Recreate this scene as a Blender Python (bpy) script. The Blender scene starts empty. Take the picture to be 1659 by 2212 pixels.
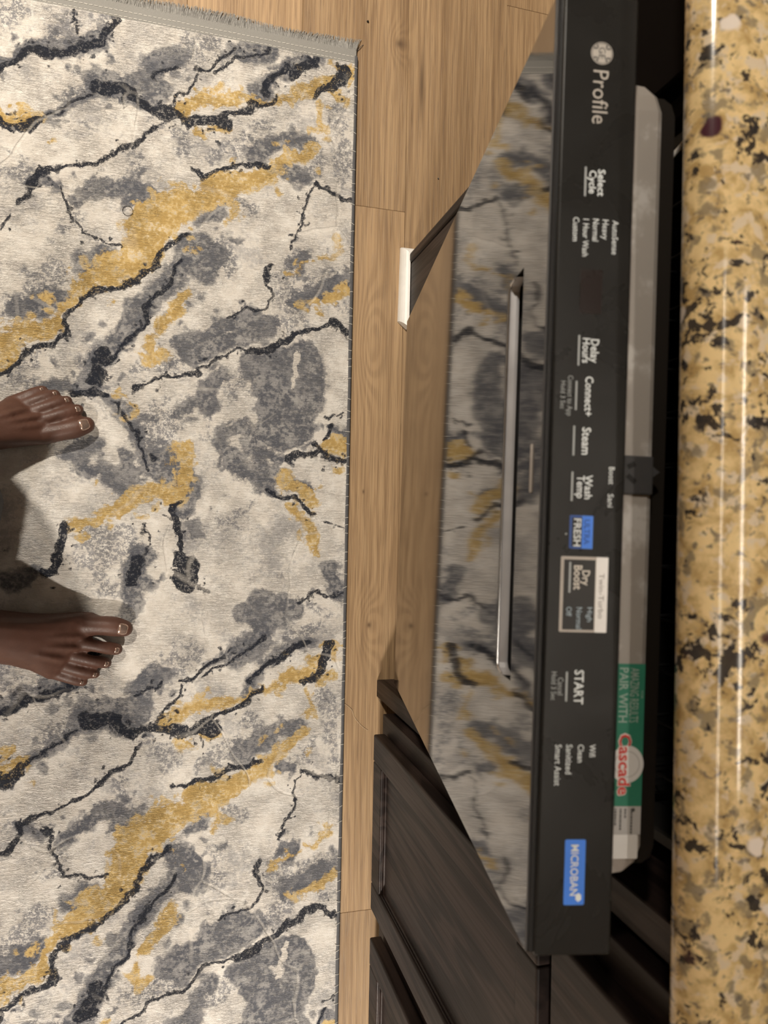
import bpy, bmesh, math, random
import numpy as np
from mathutils import Vector, Matrix
random.seed(7)
rng = np.random.RandomState(11)
S = bpy.context.scene
COL = S.collection

# ------------------------------------------------------------------ camera
cam_d = bpy.data.cameras.new('camera')
cam = bpy.data.objects.new('camera', cam_d); COL.objects.link(cam)
cam.location = (0, 0, 1.2572)
cam.rotation_mode = 'XYZ'
cam.rotation_euler = (0.0060, -0.2742, 0.0209)
cam_d.sensor_fit = 'VERTICAL'; cam_d.sensor_height = 36.0
cam_d.lens = 36.0 * 1563.43 / 2212.0
cam_d.clip_start = 0.01
cam_d.dof.use_dof = True
cam_d.dof.focus_distance = 1.15
cam_d.dof.aperture_fstop = 8.5
S.camera = cam

# ------------------------------------------------------------------ world, exposure
W = bpy.data.worlds.new('world'); S.world = W; W.use_nodes = True
W.node_tree.nodes['Background'].inputs[0].default_value = (1.0, 0.85, 0.7, 1)
W.node_tree.nodes['Background'].inputs[1].default_value = 0.01
S.view_settings.view_transform = 'Standard'
S.view_settings.look = 'None'
S.view_settings.gamma = 1.0
S.view_settings.use_curve_mapping = False
S.view_settings.exposure = 1.05

CEIL = 2.5
# lamps: (kind, x, y, power / emission strength, colour); their housings are built further down
WARM = (1.0, 0.90, 0.78)
SPOTS = [(-0.54, -2.40, 54.0, 0.070, (1.0, 0.915, 0.81), 112), (-0.85, 1.70, 37.0, 0.085, (1.0, 0.905, 0.775), 114)]      # recessed cans: x, y, watts, disc radius, colour, beam
TUBES = [(0.222, -0.06, 1.78, 0.50, 9.5), (0.66, -0.02, 1.58, 0.36, 18.0)]   # bar lamps after the granite highlights, hung low as added fill for the counter: x, y, height, half length, emission
for (lx, ly, pw, rad, colr, beam) in SPOTS:
    ld = bpy.data.lights.new('recessed_lamp', 'AREA'); ld.shape = 'DISK'; ld.size = rad * 2
    ld.energy = pw; ld.color = colr; ld.spread = math.radians(beam)
    lo = bpy.data.objects.new('recessed_lamp', ld); COL.objects.link(lo)
    lo.location = (lx, ly, CEIL - 0.012)

# ------------------------------------------------------------------ helpers
def empty(name, loc, **p):
    o = bpy.data.objects.new(name, None); COL.objects.link(o); o.location = loc
    o.empty_display_size = 0.05
    for k, v in p.items(): o[k] = v
    return o
def link(name, me, mat, parent=None, M=None, smooth=False, **p):
    o = bpy.data.objects.new(name, me); COL.objects.link(o)
    if mat is not None and len(me.materials) == 0: me.materials.append(mat)
    if M is not None: o.matrix_basis = M
    if parent is not None:
        o.parent = parent
        o.matrix_parent_inverse = world_of(parent).inverted()
    if smooth: me.shade_smooth()
    for k, v in p.items(): o[k] = v
    return o
def world_of(o):
    m = o.matrix_basis if o.parent is None else world_of(o.parent) @ o.matrix_parent_inverse @ o.matrix_basis
    if o.type == 'EMPTY' and o.parent is None: m = Matrix.Translation(o.location)
    return m.copy()
def box_me(name, lo, hi, bevel=0.0, seg=2):
    bm = bmesh.new(); bmesh.ops.create_cube(bm, size=1.0)
    c = [(a + b) / 2 for a, b in zip(lo, hi)]; d = [b - a for a, b in zip(lo, hi)]
    for v in bm.verts: v.co = Vector((c[0] + v.co.x * d[0], c[1] + v.co.y * d[1], c[2] + v.co.z * d[2]))
    if bevel > 0:
        bmesh.ops.bevel(bm, geom=bm.edges[:], offset=bevel, segments=seg, affect='EDGES', profile=0.5)
    me = bpy.data.meshes.new(name); bm.to_mesh(me); bm.free(); return me
def box(name, lo, hi, mat, parent=None, bevel=0.0, seg=2, M=None, **p):
    return link(name, box_me(name, lo, hi, bevel, seg), mat, parent, M, **p)
def mesh(name, verts, faces, mat, parent=None, M=None, smooth=False, fix=True, **p):
    me = bpy.data.meshes.new(name); me.from_pydata([tuple(v) for v in verts], [], faces); me.validate()
    if fix:
        bm = bmesh.new(); bm.from_mesh(me); bmesh.ops.recalc_face_normals(bm, faces=bm.faces[:]); bm.to_mesh(me); bm.free()
    me.update()
    return link(name, me, mat, parent, M, smooth, **p)
def extrude_profile(prof, axis_pts):
    """prof: list of 2d points (closed), axis_pts: function(i,a,b)->3d for each of the sections"""
    n = len(prof); V = []; F = []
    for fn in axis_pts:
        for (a, b) in prof: V.append(fn(a, b))
    for s in range(len(axis_pts) - 1):
        for i in range(n):
            j = (i + 1) % n
            F.append((s * n + i, s * n + j, (s + 1) * n + j, (s + 1) * n + i))
    F.append(tuple(range(n))[::-1]); F.append(tuple((len(axis_pts) - 1) * n + i for i in range(n)))
    return V, F
def catmull(P, sub):
    P = [np.array(p, float) for p in P]; out = []
    for i in range(len(P) - 1):
        p0 = P[max(i - 1, 0)]; p1 = P[i]; p2 = P[i + 1]; p3 = P[min(i + 2, len(P) - 1)]
        for k in range(sub):
            t = k / sub
            out.append(0.5 * ((2 * p1) + (p2 - p0) * t + (2 * p0 - 5 * p1 + 4 * p2 - p3) * t * t + (3 * p1 - p0 - 3 * p2 + p3) * t ** 3))
    out.append(P[-1]); return out
def tube_geo(pts, rad, seg=10, sub=4, flat=1.0, up=(0, 0, 1), cap=True):
    """rounded tapered tube; returns verts, faces.  flat scales the section along 'up'."""
    A = catmull([tuple(p) + (r,) for p, r in zip(pts, rad)], sub) if sub > 1 else [np.array(tuple(p) + (r,), float) for p, r in zip(pts, rad)]
    P = [a[:3] for a in A]; Rr = [max(a[3], 1e-4) for a in A]
    if cap:                                           # hemispherical ends
        t0 = P[0] - P[1]; t0 /= np.linalg.norm(t0); t1 = P[-1] - P[-2]; t1 /= np.linalg.norm(t1)
        a0 = [(P[0] + t0 * Rr[0] * math.sin(a), Rr[0] * math.cos(a)) for a in (1.4, 1.0, 0.55)]
        a1 = [(P[-1] + t1 * Rr[-1] * math.sin(a), Rr[-1] * math.cos(a)) for a in (0.55, 1.0, 1.4)]
        P = [q for q, _ in a0] + P + [q for q, _ in a1]; Rr = [q for _, q in a0] + Rr + [q for _, q in a1]
    V = []; F = []; u = np.array(up, float)
    for i, p in enumerate(P):
        t = P[min(i + 1, len(P) - 1)] - P[max(i - 1, 0)]; t /= np.linalg.norm(t)
        s = np.cross(t, u)
        if np.linalg.norm(s) < 1e-3: s = np.cross(t, np.array([0.0, 1.0, 0.0]))
        s /= np.linalg.norm(s); w = np.cross(s, t)
        for k in range(seg):
            a = 2 * math.pi * k / seg
            V.append(p + Rr[i] * (math.cos(a) * s + flat * math.sin(a) * w))
    for i in range(len(P) - 1):
        for k in range(seg):
            j = (k + 1) % seg
            F.append((i * seg + k, i * seg + j, (i + 1) * seg + j, (i + 1) * seg + k))
    F.append(tuple(range(seg))[::-1]); F.append(tuple((len(P) - 1) * seg + k for k in range(seg)))
    return V, F
class Geo:
    def __init__(self): self.V = []; self.F = []
    def add(self, VF):
        o = len(self.V); self.V += [tuple(v) for v in VF[0]]; self.F += [tuple(i + o for i in f) for f in VF[1]]; return self
    def box(self, lo, hi):
        x0, y0, z0 = lo; x1, y1, z1 = hi
        return self.add(([(x0, y0, z0), (x1, y0, z0), (x1, y1, z0), (x0, y1, z0), (x0, y0, z1), (x1, y0, z1), (x1, y1, z1), (x0, y1, z1)],
                         [(0, 3, 2, 1), (4, 5, 6, 7), (0, 1, 5, 4), (1, 2, 6, 5), (2, 3, 7, 6), (3, 0, 4, 7)]))
    def tube(self, *a, **k): return self.add(tube_geo(*a, **k))
    def build(self, name, mat, parent=None, M=None, smooth=False, fix=True, **p):
        return mesh(name, self.V, self.F, mat, parent, M, smooth, fix, **p)

# ------------------------------------------------------------------ material helpers
class NT:
    def __init__(self, name):
        self.m = bpy.data.materials.new(name); self.m.use_nodes = True
        self.t = self.m.node_tree; self.n = self.t.nodes; self.b = self.n['Principled BSDF']
    def new(self, typ, **kw):
        x = self.n.new(typ)
        for k, v in kw.items(): setattr(x, k, v)
        return x
    def put(self, sock, v):
        if isinstance(v, bpy.types.NodeSocket): self.t.links.new(v, sock)
        elif isinstance(v, (tuple, list)):
            sock.default_value = (*v, 1.0) if (len(v) == 3 and sock.type == 'RGBA') else v
        else: sock.default_value = v
    def math(self, op, a, b=0.0, c=0.0, clamp=False):
        x = self.new('ShaderNodeMath', operation=op, use_clamp=clamp)
        self.put(x.inputs[0], a); self.put(x.inputs[1], b); self.put(x.inputs[2], c); return x.outputs[0]
    def vmul(self, v, s):
        x = self.new('ShaderNodeVectorMath', operation='MULTIPLY'); self.put(x.inputs[0], v); self.put(x.inputs[1], s); return x.outputs[0]
    def vadd(self, v, s):
        x = self.new('ShaderNodeVectorMath', operation='ADD'); self.put(x.inputs[0], v); self.put(x.inputs[1], s); return x.outputs[0]
    def noise(self, vec, scale, detail=3.0, rough=0.55, dist=0.0):
        x = self.new('ShaderNodeTexNoise'); self.put(x.inputs['Vector'], vec)
        x.inputs['Scale'].default_value = scale; x.inputs['Detail'].default_value = detail
        x.inputs['Roughness'].default_value = rough; x.inputs['Distortion'].default_value = dist; return x.outputs['Fac']
    def voro(self, vec, scale, feature='F1'):
        x = self.new('ShaderNodeTexVoronoi', feature=feature); self.put(x.inputs['Vector'], vec); x.inputs['Scale'].default_value = scale; return x
    def step(self, v, lo, hi):
        x = self.new('ShaderNodeMapRange', interpolation_type='SMOOTHSTEP'); self.put(x.inputs[0], v)
        x.inputs[1].default_value = lo; x.inputs[2].default_value = hi; x.inputs[3].default_value = 0; x.inputs[4].default_value = 1; return x.outputs[0]
    def lin(self, v, a, b, c, d):
        x = self.new('ShaderNodeMapRange'); self.put(x.inputs[0], v)
        for i, q in enumerate((a, b, c, d)): x.inputs[i + 1].default_value = q
        return x.outputs[0]
    def mix(self, f, a, b):
        x = self.new('ShaderNodeMix', data_type='RGBA'); self.put(x.inputs[0], f); self.put(x.inputs[6], a); self.put(x.inputs[7], b); return x.outputs[2]
    def pos(self): return self.new('ShaderNodeNewGeometry').outputs['Position']
    def obj(self): return self.new('ShaderNodeTexCoord').outputs['Object']
    def attr(self, n): return self.new('ShaderNodeAttribute', attribute_name=n).outputs['Fac']
    def bump(self, h, strength, dist):
        x = self.new('ShaderNodeBump'); self.put(x.inputs['Height'], h); x.inputs['Strength'].default_value = strength
        x.inputs['Distance'].default_value = dist; self.put(self.b.inputs['Normal'], x.outputs[0]); return x
    def set(self, **kw):
        for k, v in kw.items(): self.put(self.b.inputs[k.replace('_', ' ')], v)
        return self
def plain(name, col, rough=0.5, metal=0.0, vary=0.06, scale=40.0, spec=0.5, coat=0.0, bump=0.0):
    t = NT(name); p = t.obj(); n = t.noise(p, scale, 3)
    c = t.mix(n, tuple(max(0, x * (1 - vary * 2)) for x in col), tuple(min(1, x * (1 + vary * 2)) for x in col))
    t.set(Base_Color=c, Roughness=t.lin(n, 0.3, 0.7, max(0.02, rough - 0.05), min(1, rough + 0.05)), Metallic=metal, Coat_Weight=coat)
    t.b.inputs['Specular IOR Level'].default_value = spec
    if bump > 0: t.bump(n, 0.3, bump)
    return t.m

# ------------------------------------------------------------------ materials
def mat_floor():
    t = NT('oak_plank'); P = t.pos()
    rnd = t.new('ShaderNodeObjectInfo').outputs['Random']
    off = t.new('ShaderNodeCombineXYZ'); t.put(off.inputs[2], t.math('MULTIPLY', rnd, 37.0))
    Q = t.vadd(P, off.outputs[0])
    sep = t.new('ShaderNodeSeparateXYZ'); t.put(sep.inputs[0], P); X, Y = sep.outputs[0], sep.outputs[1]
    warp = t.math('MULTIPLY', t.noise(t.vmul(Q, (9, 1.6, 1)), 1.0, 2.5), 0.060)
    g = t.math('ADD', X, warp)
    for (kx, ky, ax, ay, amp) in ((0.3296, -0.1879, .022, .050, .045), (0.3216, 0.3174, .026, .085, .052), (0.3667, 0.869, .018, .030, .036), (0.30, 0.10, .03, .16, .012), (0.30, 0.5, .02, .10, .016)):
        dx = t.math('MULTIPLY', t.math('SUBTRACT', X, kx), 1 / ax); dy = t.math('MULTIPLY', t.math('SUBTRACT', Y, ky), 1 / ay)
        r2 = t.math('ADD', t.math('MULTIPLY', dx, dx), t.math('MULTIPLY', dy, dy))
        g = t.math('ADD', g, t.math('MULTIPLY', t.math('POWER', 2.718, t.math('MULTIPLY', r2, -1.0)), amp))
    rings = t.math('SINE', t.math('MULTIPLY', g, 520.0))
    rings = t.step(rings, -0.9, 1.0)
    band = t.noise(t.vmul(Q, (26, 1.3, 1)), 1.0, 3)
    fine = t.noise(t.vmul(Q, (520, 7, 1)), 1.0, 2)
    pore = t.step(t.noise(t.vmul(Q, (900, 16, 1)), 1.0, 1), 0.56, 0.70)
    c = t.mix(t.step(band, 0.25, 0.75), (0.225, 0.139, 0.071), (0.390, 0.258, 0.142))
    c = t.mix(t.math('MULTIPLY', rings, 0.36), c, (0.165, 0.100, 0.054))
    c = t.mix(t.math('MULTIPLY', t.step(fine, 0.42, 0.66), 0.48), c, (0.46, 0.318, 0.175))
    c = t.mix(t.math('MULTIPLY', pore, 0.42), c, (0.12, 0.072, 0.040))
    dark = None
    for (kx, ky, ax, ay) in ((0.3296, -0.1879, .004, .005), (0.3667, 0.869, .009, .008), (0.4095, 0.80, .0042, .060), (0.3143, 0.0508, .002, .004)):
        dx = t.math('MULTIPLY', t.math('SUBTRACT', X, kx), 1 / ax); dy = t.math('MULTIPLY', t.math('SUBTRACT', Y, ky), 1 / ay)
        r2 = t.math('ADD', t.math('MULTIPLY', dx, dx), t.math('MULTIPLY', dy, dy))
        e = t.math('POWER', 2.718, t.math('MULTIPLY', r2, -1.0)); dark = e if dark is None else t.math('ADD', dark, e)
    c = t.mix(t.math('MULTIPLY', dark, 0.9, clamp=True), c, (0.11, 0.065, 0.035))
    tone = t.lin(rnd, 0, 1, 0.88, 1.10)
    hsv = t.new('ShaderNodeHueSaturation'); t.put(hsv.inputs['Color'], c); t.put(hsv.inputs['Value'], tone)
    t.set(Base_Color=hsv.outputs[0], Roughness=t.lin(fine, 0.2, 0.8, 0.42, 0.58))
    t.b.inputs['Specular IOR Level'].default_value = 0.4
    h = t.math('ADD', t.math('MULTIPLY', fine, 0.6), t.math('MULTIPLY', pore, -0.5))
    t.bump(h, 0.35, 0.0006)
    return t.m
def mat_rug():
    t = NT('printed_pile'); P = t.pos()
    n1 = t.noise(P, 430, 2.0, 0.6); n2 = t.noise(P, 150, 3.0, 0.65); n3 = t.noise(P, 52, 4.0, 0.65); n4 = t.noise(P, 17, 4.0, 0.6)
    def cen(n, k): return t.math('MULTIPLY', t.math('SUBTRACT', n, 0.5), k)
    def add(*a):
        r = a[0]
        for x in a[1:]: r = t.math('ADD', r, x)
        return r
    # fields f_* hold the distance in mm to the edge of each printed stroke (positive inside)
    rag = add(cen(n1, 5.0), cen(n2, 9.0))
    rag2 = add(cen(n1, 6.0), cen(n2, 14.0), cen(n3, 26.0))
    soft = add(cen(n2, 16.0), cen(n3, 44.0), cen(n4, 34.0))
    def m(a, r, lo, hi): return t.step(t.math('ADD', t.attr(a), r), lo, hi)
    base = t.mix(t.step(n3, 0.34, 0.68), (0.610, 0.570, 0.520), (0.710, 0.680, 0.635))
    base = t.mix(t.math('MULTIPLY', t.step(n4, 0.46, 0.66), 0.50), base, (0.50, 0.475, 0.450))
    # loose grey wash everywhere
    wash = t.step(add(t.noise(t.vmul(P, (1, 1.4, 1)), 9, 3, 0.6), cen(n2, 0.45), cen(n1, 0.2), cen(n3, 0.3)), 0.50, 0.70)
    base = t.mix(t.math('MULTIPLY', wash, 0.60), base, (0.27, 0.265, 0.275))
    lg = t.math('MULTIPLY', m('f_light', soft, -5.0, 8.0), t.step(add(n2, cen(n1, 0.8)), 0.34, 0.60))
    c = t.mix(t.math('MULTIPLY', lg, 0.85), base, (0.200, 0.200, 0.215))
    gm = m('f_grey', rag2, -7.0, 1.5)
    gm = t.math('MULTIPLY', gm, t.lin(t.step(add(n3, cen(n2, 0.8), cen(n1, 0.15)), 0.40, 0.68), 0, 1, 0.97, 0.58))
    gc = t.mix(t.step(n4, 0.36, 0.62), (0.070, 0.075, 0.093), (0.130, 0.134, 0.152))
    gc = t.mix(t.math('MULTIPLY', t.step(t.noise(t.vmul(P, (220, 520, 1)), 1.0, 2), 0.50, 0.72), 0.5), gc, (0.22, 0.225, 0.24))
    c = t.mix(gm, c, gc)
    ym = m('f_yellow', rag2, -3.5, 2.0)
    yc = t.mix(t.step(add(n3, cen(n2, 0.7)), 0.36, 0.66), (0.42, 0.285, 0.105), (0.61, 0.450, 0.205))
    ym = t.math('MULTIPLY', ym, t.lin(t.step(add(n2, cen(n3, 0.9)), 0.52, 0.70), 0, 1, 1.0, 0.55))
    c = t.mix(ym, c, yc)
    nm = m('f_navy', rag, -1.2, 1.0)
    nm = t.math('MULTIPLY', nm, t.lin(t.step(add(n2, cen(n1, 1.0)), 0.52, 0.70), 0, 1, 0.985, 0.62))
    c = t.mix(nm, c, (0.014, 0.017, 0.027))
    c = t.mix(m('f_cream', rag, -1.0, 1.0), c, (0.62, 0.58, 0.53))
    # carved relief lines in the pile
    wv = t.new('ShaderNodeTexNoise'); t.put(wv.inputs['Vector'], P); wv.inputs['Scale'].default_value = 7
    cv = t.voro(t.vadd(P, t.vmul(wv.outputs['Color'], (0.10, 0.10, 0.0))), 6.5, 'DISTANCE_TO_EDGE').outputs['Distance']
    carve = t.math('MULTIPLY', t.math('SUBTRACT', 1.0, t.step(cv, 0.004, 0.022)), t.step(t.noise(P, 6, 2), 0.44, 0.60))
    c = t.mix(t.math('MULTIPLY', carve, 0.30), c, (0.72, 0.68, 0.62))
    t.set(Base_Color=c, Roughness=0.92)
    t.b.inputs['Specular IOR Level'].default_value = 0.15
    t.b.inputs['Sheen Weight'].default_value = 0.12
    pr_ = t.noise(t.vmul(P, (75, 330, 1)), 1.0, 2.5, 0.55, 1.2)
    pile = t.math('POWER', t.math('ABSOLUTE', t.math('SUBTRACT', t.math('MULTIPLY', pr_, 2.0), 1.0)), 0.6)
    fib = t.noise(P, 1100, 2)
    h = add(t.math('MULTIPLY', pile, t.lin(n4, 0.38, 0.62, 0.25, 1.35)), t.math('MULTIPLY', fib, 0.35), t.math('MULTIPLY', carve, -0.6))
    t.bump(h, 0.8, 0.0030)
    return t.m
def mat_granite():
    t = NT('speckled_granite'); P = t.obj()
    w = t.new('ShaderNodeTexNoise'); t.put(w.inputs['Vector'], P); w.inputs['Scale'].default_value = 70; w.inputs['Detail'].default_value = 3
    Q = t.vadd(P, t.vmul(t.vadd(w.outputs['Color'], (-0.5, -0.5, -0.5)), (0.010, 0.010, 0.010)))
    a = t.noise(Q, 70, 4, 0.6)
    c = t.mix(t.step(a, 0.36, 0.60), (0.47, 0.325, 0.135), (0.80, 0.615, 0.320))
    c = t.mix(t.step(t.noise(t.vadd(Q, (7, 2, 5)), 95, 3), 0.53, 0.63), c, (0.70, 0.59, 0.43))
    c = t.mix(t.math('MULTIPLY', t.step(t.noise(t.vadd(Q, (1, 9, 4)), 80, 3), 0.54, 0.64), 0.8), c, (0.23, 0.19, 0.125))
    c = t.mix(t.math('MULTIPLY', t.step(t.noise(t.vadd(Q, (6, 3, 9)), 150, 3), 0.59, 0.67), 0.75), c, (0.13, 0.115, 0.10))
    big = t.noise(t.vadd(Q, (5, 5, 1)), 20, 3, 0.6)
    dk = t.math('ADD', t.noise(t.vadd(Q, (2, 8, 8)), 100, 4, 0.62), t.math('MULTIPLY', t.math('SUBTRACT', big, 0.5), 0.55))
    c = t.mix(t.math('MULTIPLY', t.step(dk, 0.585, 0.635), 0.95), c, (0.022, 0.021, 0.024))
    v = t.voro(t.vadd(Q, (4, 4, 4)), 55)
    hv = t.new('ShaderNodeSeparateColor'); t.put(hv.inputs[0], v.outputs['Color'])
    ring = t.step(v.outputs['Distance'], 0.36, 0.22)
    c = t.mix(t.math('MULTIPLY', ring, t.step(hv.outputs[0], 0.90, 0.92)), c, (0.060, 0.018, 0.028))
    c = t.mix(t.math('MULTIPLY', ring, t.step(hv.outputs[1], 0.93, 0.95)), c, (0.80, 0.72, 0.64))
    t.set(Base_Color=c, Roughness=0.13)
    return t.m
def mat_cabinet(scale=1.0):
    t = NT('espresso_wood'); P = t.pos()
    wv = t.step(t.math('SINE', t.math('MULTIPLY', t.noise(t.vmul(P, (14, 14, 1.5)), 1.0, 2, 0.5, 0.4), 46.0)), -1.0, 1.0)
    wv = t.math('ADD', t.math('MULTIPLY', wv, 0.35), t.math('MULTIPLY', t.noise(t.vmul(P, (60, 60, 2.5)), 1.0, 3), 0.65))
    fine = t.noise(t.vmul(P, (330, 330, 9)), 1.0, 2)
    c = t.mix(t.step(wv, 0.30, 0.70), (0.0120, 0.0068, 0.0058), (0.0370, 0.0240, 0.0205))
    c = t.mix(t.math('MULTIPLY', t.step(fine, 0.45, 0.75), 0.35), c, (0.010, 0.0065, 0.006))
    t.set(Base_Color=c, Roughness=t.lin(fine, 0.2, 0.8, 0.44, 0.58))
    t.b.inputs['Specular IOR Level'].default_value = 0.32
    t.bump(t.math('ADD', fine, wv), 0.12, 0.0006)
    return t.m
def mat_blacksteel():
    t = NT('black_stainless'); P = t.obj()
    br = t.noise(t.vmul(P, (6, 700, 700)), 1.0, 2)
    sm = t.noise(P, 7, 3)
    c = t.mix(sm, (0.120, 0.111, 0.105), (0.150, 0.139, 0.131))
    t.set(Base_Color=c, Metallic=1.0, Roughness=t.lin(br, 0.2, 0.8, 0.035, 0.055), Anisotropic=0.7)
    tg = t.new('ShaderNodeCombineXYZ'); tg.inputs[0].default_value = -0.1788; tg.inputs[1].default_value = 0.0029; tg.inputs[2].default_value = 0.9839
    t.put(t.b.inputs['Tangent'], tg.outputs[0])
    t.bump(br, 0.02, 0.0002)
    return t.m
def mat_steel():
    t = NT('brushed_steel'); P = t.obj()
    br = t.noise(t.vmul(P, (5, 260, 260)), 1.0, 2); sm = t.noise(P, 26, 4, 0.6)
    c = t.mix(t.step(sm, 0.50, 0.62), (0.46, 0.43, 0.40), (0.66, 0.64, 0.62))
    t.set(Base_Color=c, Metallic=0.2, Roughness=t.lin(sm, 0.3, 0.7, 0.30, 0.46))
    t.bump(br, 0.05, 0.0003)
    return t.m
def mat_console():
    t = NT('charcoal_console'); P = t.obj()
    sm = t.noise(P, 16, 4, 0.6, 0.8)
    t.set(Base_Color=t.mix(sm, (0.0150, 0.0155, 0.0155), (0.0185, 0.0190, 0.0190)), Roughness=t.lin(sm, 0.3, 0.7, 0.24, 0.34))
    t.b.inputs['Specular IOR Level'].default_value = 0.38
    return t.m
def mat_skin():
    t = NT('dark_skin'); P = t.pos()
    n = t.noise(P, 60, 4, 0.6); f = t.noise(P, 520, 2)
    c = t.mix(n, (0.066, 0.028, 0.018), (0.108, 0.047, 0.031))
    t.set(Base_Color=c, Roughness=t.lin(f, 0.3, 0.7, 0.46, 0.60))
    t.b.inputs['Subsurface Weight'].default_value = 0.06
    t.b.inputs['Subsurface Radius'].default_value = (0.006, 0.002, 0.001)
    t.b.inputs['Subsurface Scale'].default_value = 1.0
    t.bump(t.math('ADD', f, n), 0.18, 0.0006)
    return t.m
def mat_emit(name, col, st):
    t = NT(name); t.set(Base_Color=(0.8, 0.8, 0.8), Emission_Color=col, Emission_Strength=st); return t.m
M_floor, M_rug, M_granite, M_cab, M_door, M_steel, M_console, M_skin = mat_floor(), mat_rug(), mat_granite(), mat_cabinet(), mat_blacksteel(), mat_steel(), mat_console(), mat_skin()
M_dark = plain('black_plastic', (0.012, 0.012, 0.013), 0.45)
M_grey = plain('grey_plastic', (0.060, 0.060, 0.064), 0.45)
M_wire = plain('dark_coated_wire', (0.010, 0.010, 0.010), 0.8, spec=0.15)
M_shade = plain('shade_black', (0.006, 0.0045, 0.004), 0.95, spec=0.05)
M_lip = plain('dark_brown_lip', (0.012, 0.009, 0.0065), 0.7, spec=0.2)
M_tub = plain('shaded_tub', (0.02, 0.019, 0.018), 0.6)  # steel darkened in colour to stand for the unlit interior
M_chrome = plain('satin_chrome', (0.62, 0.62, 0.63), 0.22, 1.0)
M_ledge = plain('satin_handle', (0.52, 0.52, 0.54), 0.36, 0.25)
M_white = plain('white_trim_paint', (0.78, 0.765, 0.73), 0.4)
M_paint = plain('wall_paint', (0.24, 0.22, 0.19), 0.8, scale=8)
M_ceil = plain('ceiling_paint', (0.50, 0.48, 0.45), 0.85, scale=8)
M_bind = plain('grey_binding', (0.085, 0.085, 0.090), 0.85, scale=300, vary=0.15)
M_tape = plain('grey_tape', (0.235, 0.228, 0.212), 0.85, scale=500, vary=0.12)
M_fringe = plain('grey_fringe', (0.300, 0.292, 0.275), 0.9, scale=250, vary=0.25)
M_thread = plain('white_thread', (0.62, 0.60, 0.55), 0.8)
M_nail = plain('rose_gold_polish', (0.56, 0.40, 0.33), 0.24, 0.8, scale=900, vary=0.08)
M_cloth = plain('dark_cloth', (0.02, 0.02, 0.026), 0.9, scale=200)
M_hair = plain('black_hair', (0.010, 0.008, 0.007), 0.5, scale=200)
M_eye = plain('eye_white', (0.6, 0.58, 0.55), 0.3)
INK = {0: plain('ink_white', (0.82, 0.88, 0.92), 0.6), 2: plain('ink_grey', (0.42, 0.45, 0.46), 0.6), 3: plain('ink_blue', (0.020, 0.085, 0.42), 0.6),
       5: plain('ink_mid_grey', (0.28, 0.27, 0.26), 0.6), 6: plain('ink_warm_white', (0.70, 0.66, 0.60), 0.6), 9: plain('ink_silver', (0.50, 0.47, 0.43), 0.5),
       10: plain('ink_red', (0.75, 0.045, 0.035), 0.5), 11: plain('ink_green', (0.040, 0.255, 0.165), 0.45), 12: plain('ink_pale_green', (0.42, 0.55, 0.49), 0.5),
       13: plain('label_white', (0.93, 0.93, 0.92), 0.45), 14: plain('label_grey', (0.58, 0.575, 0.57), 0.5), 15: plain('badge_blue', (0.06, 0.24, 0.88), 0.45),
       16: plain('ink_black', (0.012, 0.012, 0.012), 0.4), 17: plain('badge_frame', (0.50, 0.46, 0.42), 0.5), 18: plain('display_window', (0.016, 0.011, 0.011), 0.3),
       19: plain('label_dark', (0.10, 0.10, 0.10), 0.6), 20: plain('badge_blue_dark', (0.025, 0.085, 0.33), 0.45), 21: plain('ink_pink', (0.92, 0.74, 0.70), 0.5)}
INK[1] = INK[4] = INK[8] = INK[0]; INK[7] = plain('ink_pale_blue', (0.42, 0.52, 0.60), 0.6)

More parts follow.
